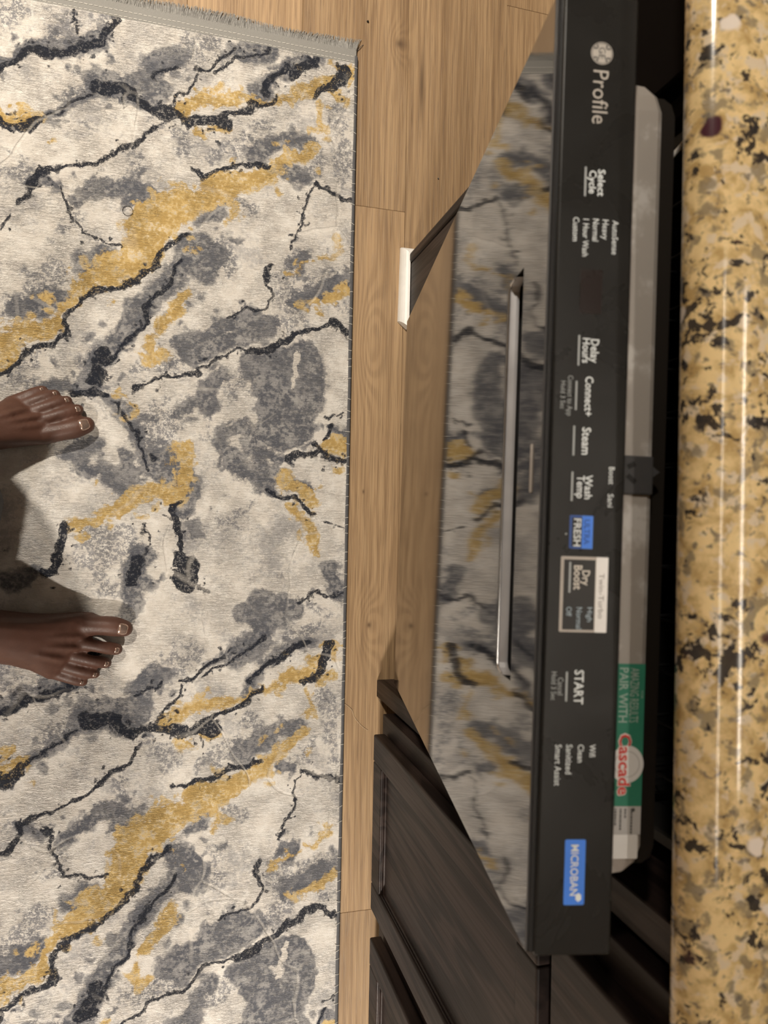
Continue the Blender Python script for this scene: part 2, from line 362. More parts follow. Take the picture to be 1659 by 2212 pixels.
# rug print traced as strokes: (class, width mm, x,y... mm); classes: 0 navy 1 grey 2 pale grey 3 yellow 4 cream
RUG=[(0,13,[-306,669,-287,689,-278,699,-262,711,-247,723,-224,736,-192,740,-159,753,-142,765,-132,789,-116,807]),
(1,22,[-300,688,-288,701,-260,721,-231,739,-192,750,-159,762,-136,785]),
(0,4,[-183,809,-178,791,-172,766]),
(2,22,[-215,761,-196,780,-183,797]),
(2,10,[-289,757,-270,757,-251,752,-231,744]),
(2,37,[-290,782,-274,774,-261,791]),
(2,26,[-147,819,-133,811]),
(0,17,[-298,618,-286,617,-266,603,-247,606,-230,619]),
(3,22,[-299,636,-286,629,-267,618,-244,619,-228,628]),
(3,10,[-267,645,-248,645,-254,633]),
(0,6,[-222,624,-196,647,-177,663,-150,680]),
(1,15,[-222,628,-190,651,-150,680]),
(2,26,[-190,673,-164,685,-147,699]),
(0,22,[-140,696,-123,688,-103,692,-85,684]),
(1,48,[-140,700,-110,695,-75,690,-54,705]),
(0,13,[-103,689,-82,679,-61,670,-32,671,-11,668]),
(0,17,[-4,665,18,663,40,665,66,664]),
(0,11,[36,664,69,683,99,698,121,715,140,726]),
(0,6,[-58,723,-48,733,-20,742]),
(1,11,[-96,715,-58,723]),
(0,7,[5,749,27,752,49,775,74,792]),
(1,10,[49,775,82,796,100,804]),
(0,5,[11,741,6,719,-22,696,-29,676]),
(1,33,[-62,744,-45,759,-24,759,-55,738]),
(2,22,[-21,789,1,796,12,787,37,801]),
(1,22,[82,787,97,782,112,797]),
(1,19,[113,727,136,755,154,778,177,790,205,803,220,812]),
(0,11,[121,737,139,759,162,779]),
(0,15,[170,773,193,789,212,808]),
(0,22,[257,801,251,780,245,763]),
(0,13,[249,762,226,748,210,739]),
(3,22,[-18,678,0,686,25,700,54,705,83,714]),
(3,10,[83,714,110,715,140,725,179,735]),
(3,26,[186,748,214,753,237,774]),
(3,11,[244,803,269,803,269,779]),
(3,13,[242,747,266,747]),
(3,10,[11,649,26,644]),
(3,7,[40,654,70,655]),
(3,8,[218,723,227,700,235,682]),
(3,7,[207,685,235,690]),
(3,6,[50,729,32,717]),
(0,7,[-56,645,-67,628,-87,607,-114,588,-138,573,-161,562,-187,555,-207,544,-233,533]),
(0,9,[-207,544,-233,533,-235,519,-245,496,-256,484]),
(1,15,[-232,530,-213,526,-203,516]),
(2,15,[-290,535,-265,539,-239,536]),
(0,5,[-198,524,-191,507,-186,479,-175,463,-170,446,-151,441,-124,442,-104,445]),
(0,4,[-282,442,-272,461,-268,468]),
(2,11,[-198,447,-178,459,-172,481]),
(1,22,[-170,503,-143,521,-113,537,-79,542,-57,534,-92,518]),
(2,13,[-143,536,-113,551,-72,554]),
(0,9,[9,579,20,573,42,586,53,584,86,594,124,604,135,604]),
(3,22,[208,650,196,636,169,621,150,606,132,588]),
(3,30,[139,589,105,572,76,568,42,567,31,558]),
(3,33,[72,556,43,544,21,530,3,531,-36,518,-53,508,-70,491]),
(3,48,[-64,499,-70,480,-80,457,-83,438]),
(3,33,[-43,510,-21,501,-39,481,-7,511]),
(3,7,[65,540,75,522,66,502]),
(1,26,[104,618,131,638,169,656,204,665]),
(2,22,[34,607,56,626,93,639,75,614]),
(1,22,[166,597,193,597]),
(2,19,[197,594,221,613,228,630]),
(0,8,[213,590,229,579,253,570,278,566]),
(0,5,[213,580,202,555,191,522,184,494,177,470]),
(2,30,[246,720,263,683,260,643,265,604]),
(2,22,[76,537,95,525,110,519]),
(1,15,[21,522,51,511,22,500]),
(3,7,[251,491,259,488]),
(2,19,[111,669,126,672]),
(2,22,[-53,646,-7,638,-9,608]),
(2,22,[-87,588,-79,567]),
(3,56,[-66,460,-69,445,-79,425]),
(3,41,[-83,417,-99,397]),
(3,33,[-124,412,-116,391,-143,378]),
(3,25,[-143,376,-166,364]),
(3,17,[-170,360,-185,334,-191,308]),
(3,25,[-191,301,-214,290,-240,282,-262,273]),
(3,33,[-259,277,-271,265,-284,264]),
(3,26,[-265,266,-267,245,-276,230]),
(0,9,[-3,471,-34,453,-52,436,-51,414,-68,401,-82,384,-109,372,-136,362,-159,351,-169,335,-175,310,-181,284,-200,271,-226,262,-248,250,-261,224,-276,213,-288,205]),
(1,33,[-151,406,-131,419,-140,396]),
(2,45,[-197,390,-216,370,-241,339,-260,319]),
(1,30,[-253,316,-215,320,-199,347,-231,329]),
(3,10,[-215,341,-205,348]),
(1,41,[1,453,23,456,45,432,31,412,2,423]),
(2,22,[48,459,63,472,79,417]),
(1,33,[-2,419,-26,390,-47,370,-67,342,-80,318,-100,287,-123,256,-136,226,-149,207]),
(0,8,[-2,427,-19,393,-50,358,-64,342,-61,317,-87,289,-107,258,-113,243]),
(0,19,[-120,264,-127,242,-136,219,-123,227]),
(0,16,[-169,192,-139,199,-119,195]),
(1,19,[-218,210,-192,204,-166,203]),
(2,26,[-257,210,-234,201,-205,204]),
(2,22,[-245,232,-226,248]),
(1,19,[-119,191,-98,171,-80,146,-65,114,-54,93,-40,68]),
(0,6,[-105,181,-84,154,-65,114,-51,82]),
(1,37,[-37,105,-26,87,-26,64]),
(0,8,[-44,108,-41,97]),
(3,22,[-1,371,-11,351,-24,324,-38,311]),
(3,15,[-48,288,-51,262,-58,251,-30,268]),
(3,9,[-105,200,-88,190,-77,172]),
(2,33,[-72,246,-37,249,-9,258]),
(0,7,[139,437,138,416,142,391]),
(0,5,[142,391,133,369,110,356,73,341]),
(2,37,[185,452,174,428,170,396,194,387,233,415,253,421]),
(1,15,[173,447,204,459,193,430]),
(3,7,[162,427,185,433,212,448]),
(3,7,[224,457,248,456,262,473,255,488]),
(1,26,[186,371,221,390,253,417,273,415]),
(3,16,[271,407,253,393,241,388]),
(3,13,[229,383,214,376]),
(3,7,[202,365,190,367]),
(2,22,[254,374,270,367]),
(0,12,[281,321,266,339,242,347,226,343,215,331,191,321,165,307,138,289,112,279]),
(0,6,[112,281,93,281,71,274,45,262,31,250,20,240,-1,236,-29,229,-57,214,-78,201]),
(1,30,[8,289,44,311,81,326,118,345,137,331]),
(1,26,[137,324,100,305,45,285,13,267,-6,281]),
(2,33,[156,333,187,344,175,366]),
(1,45,[120,253,162,272,204,279,216,253,214,206,191,169]),
(1,56,[139,228,167,210,148,178,164,156,194,189]),
(1,45,[134,147,172,141,199,158]),
(2,22,[101,252,87,228,65,219]),
(4,10,[185,281,181,258,182,234]),
(1,22,[64,241,46,225,36,202,43,183]),
(2,19,[43,183,44,150,41,131]),
(1,16,[-7,169,11,183,29,194]),
(2,48,[-62,136,-41,130,-21,150,-49,159]),
(1,16,[70,140,96,160,115,134,108,107]),
(1,22,[67,121,97,84,124,70,151,52,123,108,161,106]),
(0,4,[250,186,274,192]),
(0,7,[260,171,254,149,235,136]),
(1,15,[258,161,275,146]),
(0,13,[177,103,192,107,227,111,259,108,284,103]),
(0,7,[219,128,231,117]),
(3,25,[239,125,259,132,279,129]),
(3,12,[264,87,276,89]),
(3,22,[-5,113,6,88,-4,65,12,111,10,69]),
(1,20,[-127,115,-160,103,-180,95,-136,79,-116,58,-88,40]),
(1,19,[-88,70,-74,55,-86,99]),
(2,22,[-177,95,-167,109,-151,117]),
(3,26,[-4,48,-18,36,-46,39,-67,31,-87,20,-101,12]),
(3,19,[-101,12,-121,4,-134,-14,-164,-14]),
(0,13,[-7,25,-6,-4,-6,-34,2,-52]),
(0,30,[2,-71,15,-78,10,-97,0,-115]),
(1,30,[10,67,10,41,4,15]),
(0,5,[25,-112,50,-123]),
(1,15,[19,-15,30,-33]),
(0,16,[-176,-20,-177,-40,-181,-61,-189,-86,-203,-96]),
(1,26,[-269,-103,-250,-100,-221,-96]),
(1,37,[-61,-67,-68,-86,-67,-111,-57,-104]),
(0,17,[-65,-71,-71,-111]),
(1,25,[-70,-126,-77,-148,-80,-162]),
(0,4,[-56,-14,-57,-42,-58,-60]),
(2,59,[-130,-43,-113,-60,-86,-46]),
(2,33,[-153,-68,-126,-86,-105,-118]),
(3,22,[166,72,185,62,213,47,225,32]),
(3,16,[182,19,210,0,222,-19,221,-50]),
(0,8,[139,56,167,42,194,35,214,20,230,8]),
(1,19,[143,79,177,69,213,55]),
(0,4,[250,-1,266,-7,278,-14]),
(2,15,[117,25,107,6,70,-6]),
(1,30,[251,-85,264,-109,272,-128]),
(0,5,[194,-139,233,-134,276,-128]),
(1,33,[132,-143,148,-154,186,-151,141,-173]),
(1,33,[107,-165,137,-188,134,-211,112,-226]),
(2,22,[225,-151,257,-167,187,-197]),
(0,5,[138,-204,112,-226,86,-240,61,-258]),
(0,7,[61,-258,43,-272]),
(1,19,[-142,-261,-168,-271,-207,-283]),
(2,22,[-15,-233,13,-245,-4,-255]),
(2,19,[-60,-279,-32,-269])]
# console printing: text, u0, u1, baseline, cap line (0.1 mm, door frame), ink
TXT= [('Select', 1112, 1282, 290, 336, 1), ('Cycle', 1122, 1269, 234, 279, 1), ('AutoSense', 1429, 1645, 394, 432, 0), ('Heavy', 1429, 1555, 329, 368, 0), ('Normal', 1428, 1569, 266, 305, 0), ('1 Hour Wash', 1433, 1670, 203, 241, 0), ('Custom', 1426, 1578, 138, 176, 0), ('Delay', 2188, 2338, 278, 330, 1), ('Hours', 2184, 2341, 225, 272, 1), ('Connect+', 2425, 2675, 250, 300, 1), ('Connect to App', 2425, 2678, 137, 170, 2), ('Hold 3 Sec', 2462, 2636, 93, 123, 2), ('Steam', 2746, 2917, 240, 294, 1), ('Wash', 3044, 3195, 267, 315, 1), ('Temp', 3049, 3191, 216, 263, 1), ('Boost', 2988, 3096, 420, 457, 0), ('Sani', 3157, 3241, 418, 454, 0), ('ULTRA', 3324, 3479, 270, 306, 3), ('FRESH', 3319, 3492, 204, 249, 4), ('Twin-Turbo', 3658, 3939, 377, 410, 5), ('Dry', 3641, 3735, 268, 315, 6), ('Boost', 3611, 3762, 214, 265, 6), ('High', 3871, 3961, 307, 339, 7), ('Normal', 3872, 4007, 237, 273, 7), ('Off', 3870, 3929, 171, 206, 7), ('START', 4262, 4475, 240, 297, 1), ('Cancel', 4311, 4419, 134, 168, 2), ('Hold 3 Sec', 4276, 4451, 92, 125, 2), ('Wifi', 4724, 4802, 350, 388, 0), ('Clean', 4725, 4836, 275, 313, 0), ('Sanitized', 4725, 4908, 200, 239, 0), ('Smart Assist', 4726, 4980, 130, 170, 0), ('MICROBAN', 5343, 5657, 251, 299, 8), ('Profile', 482, 823, 239, 339, 9)]
LN= [[1103, 208, 1289, 208], [2168, 201, 2360, 199], [2457, 195, 2640, 189], [2739, 186, 2925, 186], [3027, 185, 3210, 183], [3591, 187, 3782, 189], [4274, 188, 4458, 190]]

# ------------------------------------------------------------------ room shell
RX0, RX1, RY0, RY1 = -2.9, 2.9, -3.2, 3.2
floor = box('floor', (RX0, RY0, -0.06), (RX1, RY1, -0.010), M_dark, kind='structure')
PW, PL = 0.1950, 1.2590
pm = box_me('plank', (0.0002, 0.0002, -0.009), (PW - 0.0002, PL - 0.0002, 0.0), 0.0005, 1); pm.materials.append(M_floor)
c0 = 0.1869
offs = {0: -0.696, 1: -0.262, 2: 0.985 - PL, -1: -0.42, -2: 0.10}
for i in range(-15, 14):
    x = c0 + i * PW
    if x < RX0 - PW * 0.5 or x > RX1 - PW * 0.5: continue
    y0 = offs.get(i, (i * 0.4271) % PL)
    k0 = math.floor((RY0 - y0) / PL)
    for k in range(k0, k0 + 7):
        y = y0 + k * PL
        if y + PL * 0.5 < RY0 or y + PL * 0.5 > RY1: continue
        o = bpy.data.objects.new('plank', pm); COL.objects.link(o); o.location = (x, y, 0); o.parent = floor
box('ceiling', (RX0, RY0, CEIL), (RX1, RY1, CEIL + 0.08), M_ceil, kind='structure')
box('wall_back', (RX0 - 0.1, RY0, -0.06), (RX0, RY1, CEIL), M_paint, kind='structure')
box('wall_front', (RX1, RY0, -0.06), (RX1 + 0.1, RY1, CEIL), M_paint, kind='structure')
box('wall_left', (RX0, RY1, -0.06), (RX1, RY1 + 0.1, CEIL), M_paint, kind='structure')
box('wall_right', (RX0, RY0 - 0.1, -0.06), (RX1, RY0, CEIL), M_paint, kind='structure')

# ------------------------------------------------------------------ recessed lamps of the room and the added bar lights
for i, (lx, ly, pw, rad, colr, beam) in enumerate(SPOTS):
    t = empty('recessed_light', (lx, ly, CEIL), label=('recessed round ceiling light on the right side of the kitchen', 'recessed round ceiling light on the left side of the kitchen')[i], category='light', group='recessed ceiling lights')
    Vr, Fr = [], []
    for k in range(32):
        a = 2 * math.pi * k / 32
        for (r, z) in ((rad + 0.004, CEIL - 0.001), (rad + 0.004, CEIL - 0.008), (rad + 0.022, CEIL - 0.008), (rad + 0.022, CEIL - 0.001)): Vr.append((lx + r * math.cos(a), ly + r * math.sin(a), z))
    for k in range(32):
        j = (k + 1) % 32
        for q in range(4): Fr.append((k * 4 + q, j * 4 + q, j * 4 + (q + 1) % 4, k * 4 + (q + 1) % 4))
    mesh('trim_ring', Vr, Fr, M_white, t, smooth=False)
for i, (tx, ty, tz, hl_, st) in enumerate(TUBES):
    t = empty('fill_bar_light', (tx, ty, CEIL), label=('added slim bar light hung low above the counter edge to brighten the console', 'added slim bar light hung lower over the counter to brighten the granite')[i], category='light')
    box('housing', (tx - 0.030, ty - hl_ - 0.03, tz + 0.0105), (tx + 0.030, ty + hl_ + 0.03, tz + 0.035), M_white, t, 0.004)
    for s in (-0.7, 0.7): Geo().tube([(tx, ty + s * hl_, tz + 0.034), (tx, ty + s * hl_, CEIL - 0.0015)], [0.003, 0.003], 8, 1, cap=False).build('rod', M_white, t, smooth=True)
    Geo().tube([(tx, ty - hl_, tz), (tx, ty + hl_, tz)], [0.009, 0.009], 14, 1).build('light_tube', mat_emit('lit_tube_%d' % i, WARM, st), t, smooth=True)

# ------------------------------------------------------------------ rug
RUG_X0, RUG_X1, RUG_Y0, RUG_Y1, RZ = -0.62, 0.2812, -1.25, 0.812, 0.008
PERIOD = 1.0225
rug = empty('runner_rug', (-0.17, -0.2, 0), label='long pale rug with navy veins and mustard yellow marbling on the wood floor', category='rug')
G = 0.002
nx = int(round((RUG_X1 - RUG_X0) / G)) + 1; ny = int(round((RUG_Y1 - RUG_Y0) / G)) + 1
gx = np.linspace(RUG_X0, RUG_X1, nx); gy = np.linspace(RUG_Y0, RUG_Y1, ny)
FLD = [np.full((ny, nx), -30.0, np.float32) for _ in range(5)]
def vnoise(cell, seed):
    """smooth value noise over the rug grid, about -1..1; cell in metres"""
    r = np.random.RandomState(seed); cx = int((RUG_X1 - RUG_X0) / cell) + 3; cy = int((RUG_Y1 - RUG_Y0) / cell) + 3
    L = r.uniform(-1, 1, (cy, cx)); fx = (gx - RUG_X0) / cell; fy = (gy - RUG_Y0) / cell
    ix = fx.astype(int); iy = fy.astype(int); sx = fx - ix; sy = fy - iy
    sx = sx * sx * (3 - 2 * sx); sy = (sy * sy * (3 - 2 * sy))[:, None]
    a = L[np.ix_(iy, ix)]; b = L[np.ix_(iy, ix + 1)]; c = L[np.ix_(iy + 1, ix)]; d = L[np.ix_(iy + 1, ix + 1)]
    return (a * (1 - sx) + b * sx) * (1 - sy) + (c * (1 - sx) + d * sx) * sy
GX, GY = np.meshgrid(gx, gy)
WX = GX + 0.0075 * vnoise(0.034, 1) + 0.0045 * vnoise(0.015, 2) + 0.0028 * vnoise(0.007, 3)
WY = GY + 0.0075 * vnoise(0.034, 4) + 0.0045 * vnoise(0.015, 5) + 0.0028 * vnoise(0.007, 6)
def stroke(fl, w, pts, reach=0.030):
    r = w * 0.5
    for (x0, y0), (x1, y1) in zip(pts[:-1], pts[1:]):
        m = r + reach
        i0 = max(0, int((min(x0, x1) - m - RUG_X0) / G)); i1 = min(nx, int((max(x0, x1) + m - RUG_X0) / G) + 2)
        j0 = max(0, int((min(y0, y1) - m - RUG_Y0) / G)); j1 = min(ny, int((max(y0, y1) + m - RUG_Y0) / G) + 2)
        if i1 <= i0 or j1 <= j0: continue
        wx, wy = WX[j0:j1, i0:i1], WY[j0:j1, i0:i1]
        dx, dy = x1 - x0, y1 - y0; L2 = dx * dx + dy * dy + 1e-12
        tt = np.clip(((wx - x0) * dx + (wy - y0) * dy) / L2, 0, 1)
        d = np.hypot(wx - x0 - tt * dx, wy - y0 - tt * dy)
        v = np.clip((r - d) * 1000.0, -30.0, 40.0)
        np.maximum(fl[j0:j1, i0:i1], v, out=fl[j0:j1, i0:i1])
def copies(c, w, P0, reach=0.030):
    for (sx, sy) in ((0, 0), (0, -PERIOD), (0, PERIOD), (-0.615, 0.22), (-0.615, 0.22 - PERIOD)):
        stroke(FLD[c], w, [(x + sx, y + sy) for x, y in P0], reach)
for (c, w, q) in RUG:
    w = w * 0.001
    P0 = [(q[i] * 0.001, q[i + 1] * 0.001) for i in range(0, len(q), 2)]
    copies(c, w, P0)
    if c == 4: continue
    for (x0, y0), (x1, y1) in zip(P0[:-1], P0[1:]):              # specks strewn along the stroke
        L = math.hypot(x1 - x0, y1 - y0)
        for k in range(int(L / (0.0065 if c == 0 else 0.012) * (1.6 if w > 0.012 else 0.7))):
            t = rng.rand(); s = rng.normal(0, w * 0.5 + (0.0045 if c == 0 else 0.007))
            px, py = x0 + (x1 - x0) * t - (y1 - y0) / (L + 1e-9) * s, y0 + (y1 - y0) * t + (x1 - x0) / (L + 1e-9) * s
            rd = rng.uniform(0.0010, 0.0026) if c == 0 else rng.uniform(0.0015, 0.0042)
            copies(c, rd * 2, [(px, py), (px + 0.0006, py + 0.0004)], 0.012)
XX, YY = np.meshgrid(gx, gy)
ZZ = RZ + 0.0006 * np.sin(XX * 31 + YY * 17) * np.sin(YY * 23 - XX * 9)
co = np.stack([XX, YY, ZZ], -1).reshape(-1, 3).astype(np.float32)
idx = np.arange(nx * ny).reshape(ny, nx)
quads = np.stack([idx[:-1, :-1], idx[:-1, 1:], idx[1:, 1:], idx[1:, :-1]], -1).reshape(-1, 4)
ring = np.concatenate([idx[0, :], idx[1:, -1], idx[-1, -2::-1], idx[-2:0:-1, 0]])
low = co[ring].copy(); low[:, 2] = 0.0005
nb = len(co); allv = np.concatenate([co, low]); k = np.arange(len(ring)); k2 = (k + 1) % len(ring)
side = np.stack([ring[k], nb + k, nb + k2, ring[k2]], -1)
bot = np.array([[nb + 0, nb + nx + ny - 2 + nx - 1, nb + nx + ny - 2, nb + nx - 1]])
faces = np.concatenate([quads, side, bot])
me = bpy.data.meshes.new('rug_pile')
me.vertices.add(len(allv)); me.vertices.foreach_set('co', allv.ravel())
me.loops.add(faces.size); me.loops.foreach_set('vertex_index', faces.ravel().astype(np.int32))
me.polygons.add(len(faces)); me.polygons.foreach_set('loop_start', np.arange(0, faces.size, 4, dtype=np.int32))
me.update(calc_edges=True)
for nme, f in zip(('f_navy', 'f_grey', 'f_light', 'f_yellow', 'f_cream'), FLD):
    at = me.attributes.new(nme, 'FLOAT', 'POINT'); at.data.foreach_set('value', np.concatenate([f.ravel(), f.ravel()[ring]]).astype(np.float32))
link('rug_pile', me, M_rug, rug)
# bound right edge with its looped stitches
Geo().tube([(RUG_X1 + 0.0012, RUG_Y0, 0.0045), (RUG_X1 + 0.0012, -0.3, 0.0045), (RUG_X1 + 0.0012, RUG_Y1 + 0.012, 0.0045)], [0.0042] * 3, 10, 8).build('edge_binding', M_bind, rug, smooth=True)
g = Geo(); y = RUG_Y0 + 0.01
while y < RUG_Y1:
    s = random.uniform(-.002, .002); h = random.uniform(0.001, 0.0045)
    g.tube([(RUG_X1 - h, y, 0.0088), (RUG_X1 + 0.001, y + s, 0.0090), (RUG_X1 + 0.0042, y + s * 1.4, 0.0075)], [0.00055] * 3, 5, 2)
    y += random.choice((0.013, 0.017, 0.021, 0.026, 0.034))
g.build('edge_stitching', M_thread, rug, smooth=True, kind='stuff')
# end tape with two rows of stitches and the fringe
TY0, TY1 = RUG_Y1 - 0.001, RUG_Y1 + 0.025
box('end_tape', (RUG_X0, TY0, 0.0006), (RUG_X1 + 0.0025, TY1, 0.0078), M_tape, rug, 0.0015)
g = Geo()
for ry in (TY0 + 0.0035, TY0 + 0.0125):
    x = RUG_X0 + 0.004
    while x < RUG_X1 - 0.002:
        g.tube([(x, ry + random.uniform(-.0004, .0004), 0.0080), (x + 0.0045, ry + random.uniform(-.0004, .0004), 0.0080)], [0.0006, 0.0006], 5, 1)
        x += 0.0076
g.build('tape_stitching', M_thread, rug, smooth=True, kind='stuff')
V = []; F = []; nf = 260                                    # soft under-layer of combed-out fringe, ragged at its end
for i in range(nf + 1):
    x = RUG_X0 + (RUG_X1 + 0.002 - RUG_X0) * i / nf
    L = 0.0165 + 0.0022 * math.sin(x * 23 + 1) + random.uniform(-.0015, .0015)
    for (t, z) in ((0, 0.0062), (0.5, 0.0048), (1.0, 0.0012)): V.append((x + 0.003 * t, TY1 - 0.002 + L * t, z + random.uniform(-.0003, .0003)))
for i in range(nf):
    for j in range(2): F.append((i * 3 + j, i * 3 + 3 + j, i * 3 + 4 + j, i * 3 + 1 + j))
fr = mesh('fringe', V, F, M_fringe, rug, kind='stuff'); fr.modifiers.new('thick', 'SOLIDIFY').thickness = 0.001
g = Geo(); x = RUG_X0
while x < RUG_X1 + 0.002:
    lean = 0.003 + 0.004 * math.sin(x * 40) + random.gauss(0, 0.0018); L = 0.0200 + 0.0025 * math.sin(x * 23 + 1) + random.uniform(-.0025, .002)
    if x > RUG_X1 - 0.02: lean += (x - RUG_X1 + 0.02) * 0.5
    w = random.uniform(0.0004, 0.0007); z0 = random.uniform(0.0062, 0.0078)
    g.tube([(x, TY1 - 0.002, z0), (x + lean * 0.35, TY1 + L * 0.45, z0 * 0.8), (x + lean, TY1 + L, 0.0016 + random.uniform(0, .0012))], [w, w * 0.9, w * 0.6], 4, 1)
    x += random.uniform(0.0006, 0.0011)
g.build('fringe_strands', M_fringe, rug, kind='stuff')

# stray bits on the floor
g = Geo().tube([(0.2855, -0.325, 0.0008), (0.300, -0.337, 0.0012), (0.3065, -0.352, 0.0008), (0.320, -0.368, 0.0008), (0.331, -0.376, 0.0008)], [0.0005] * 5, 5, 6)
g.build('stray_thread', plain('pale_thread', (0.50, 0.37, 0.24), 0.6), label='thin pale thread curling across the floor beside the dark cabinet', category='thread')
g = Geo().tube([(0.285, 0.838, 0.0006), (0.2905, 0.846, 0.003), (0.297, 0.853, 0.0008)], [0.0005] * 3, 5, 5)
g.build('stray_thread', M_bind, label='short dark thread sticking out at the fringed rug corner', category='thread')
g = Geo()
ringp = [(-0.094 + 0.008 * math.cos(a), 0.497 + 0.008 * math.sin(a), 0.0095) for a in np.linspace(0, 6.0, 16)]
g.tube(ringp, [0.0004] * 16, 5, 2).build('stray_hair', M_hair, label='tiny curled black hair lying on the yellow part of the rug', category='hair')
for (x, y, r, lb) in ((0.3045, 0.8965, 0.0018, 'tiny dark crumb on the bare floor beyond the rug corner'), (0.4445, 0.6335, 0.0012, 'tiny dark crumb on the bare floor nearer the dishwasher')):
    bm = bmesh.new(); bmesh.ops.create_icosphere(bm, subdivisions=2, radius=r)
    for v in bm.verts: v.co *= 1 + random.uniform(-.25, .25)
    me = bpy.data.meshes.new('crumb'); bm.to_mesh(me); bm.free()
    link('crumb', me, M_dark, None, Matrix.Translation((x, y, r * 0.75)), label=lb, category='crumb')

# ------------------------------------------------------------------ dishwasher with its door ajar
B0 = Vector((0.3579, 0.3336, 0.1029)); yaw, tilt = -0.0162, 0.1798
u_ = Vector((math.sin(yaw), -math.cos(yaw), 0)); n0 = Vector((-math.cos(yaw), -math.sin(yaw), 0))
up_ = math.cos(tilt) * Vector((0, 0, 1)) + math.sin(tilt) * n0
n_ = math.cos(tilt) * n0 - math.sin(tilt) * Vector((0, 0, 1))
DF = Matrix(((u_.x, -n_.x, up_.x, B0.x), (u_.y, -n_.y, up_.y, B0.y), (u_.z, -n_.z, up_.z, B0.z), (0, 0, 0, 1)))   # door frame: x along the width, y inwards, z up
DWID, DH = 0.603, 0.7595
dw = empty('dishwasher', (0.62, 0.03, 0.0), label='built-in dishwasher with dark mirror-like door ajar and lettered black control strip on top', category='dishwasher')
# front skin with the opening of the pocket handle
hu0, hu1, hz0, hz1 = 0.1545, 0.4465, 0.6640, 0.7000
FZ = 0.7545
def skin():
    xs = [0, hu0, hu1, DWID]; zs = [0, hz0, hz1, FZ]; V = []; F = []
    for z in zs:
        for x in xs: V.append((x, 0, z))
    for j in range(3):
        for i in range(3):
            if i == 1 and j == 1: continue
            F.append((j * 4 + i, j * 4 + i + 1, (j + 1) * 4 + i + 1, (j + 1) * 4 + i))
    b = len(V); ring = [0, 1, 2, 3, 7, 11, 15, 14, 13, 12, 8, 4]
    V += [(V[r][0], 0.012, V[r][2]) for r in ring]
    for k in range(12): F.append((ring[k], ring[(k + 1) % 12], b + (k + 1) % 12, b + k))
    return V, F
V, F = skin(); mesh('door_skin', V, F, M_door, dw, DF)
# pocket handle: satin scooped ledge with a chrome edge, dark cavity behind it
lp = [(0.0, 0.6638), (0.0006, 0.6648), (0.0020, 0.6655), (0.0045, 0.6661), (0.0063, 0.6662), (0.0069, 0.6655), (0.0072, 0.6630), (0.0072, 0.6560), (0.0, 0.6560)]
def lsec(uu, lift): return lambda a, b: (uu, a + (0.0002 if a > 0 else 0.0), b + (lift if b > 0.663 else 0.0))
V, F = extrude_profile(lp, [lsec(0.1548, 0.016), lsec(0.1556, 0.008), lsec(0.1575, 0.0025), lsec(0.161, 0.0), lsec(0.440, 0.0), lsec(0.4435, 0.0025), lsec(0.4454, 0.008), lsec(0.4462, 0.016)])
mesh('handle_ledge', V, F, M_ledge, dw, DF, smooth=False)
def frame_tube(name, pts, r, mat, parent):
    return Geo().tube(pts, [r] * len(pts), 8, 1).build(name, mat, parent, DF, smooth=True)
frame_tube('handle_edge', [(0.1552, -0.0003, 0.676), (0.1562, -0.0004, 0.668), (0.160, -0.0004, 0.6641), (0.441, -0.0004, 0.6641), (0.4448, -0.0004, 0.668), (0.4458, -0.0003, 0.676)], 0.0008, M_chrome, dw)
cv = [(hu0, 0, hz0), (hu1, 0, hz0), (hu1, 0, hz1), (hu0, 0, hz1)]
c2 = [(hu0 - 0.002, 0.006, hz0 - 0.004), (hu1 + 0.002, 0.006, hz0 - 0.004), (hu1 + 0.002, 0.006, hz1), (hu0 - 0.002, 0.006, hz1)]
c3 = [(hu0, 0.030, hz0 - 0.020), (hu1, 0.030, hz0 - 0.020), (hu1, 0.030, hz1 + 0.006), (hu0, 0.030, hz1 + 0.006)]
V = cv + c2 + c3; F = []
for k in range(4):
    j = (k + 1) % 4
    if k != 0: F.append((k, j, 4 + j, 4 + k))
    F.append((4 + k, 4 + j, 8 + j, 8 + k))
F.append((8, 9, 10, 11))
mesh('handle_pocket', V, F, M_dark, dw, DF, fix=False)
# thin pale bar on the skin above the handle, metal edge along the top of the skin
Geo().tube([(0.2846, -0.0002, 0.7342), (0.3148, -0.0002, 0.7342)], [0.0012, 0.0012], 8, 1).build('pale_bar', INK[17], dw, DF, smooth=True)
Geo().tube([(0.001, 0.0004, FZ - 0.0003), (DWID - 0.001, 0.0004, FZ - 0.0003)], [0.0008, 0.0008], 8, 1).build('skin_edge', M_grey, dw, DF, smooth=True)
# core of the door and control console
con = box('control_panel', (0.0, 0.0040, 0.7225), (DWID, 0.0525, DH), M_console, dw, 0.0014, 3, DF)
box('console_groove', (0.001, 0.0012, 0.735), (DWID - 0.001, 0.0040, DH - 0.0035), M_dark, dw, 0.0, 1, DF)
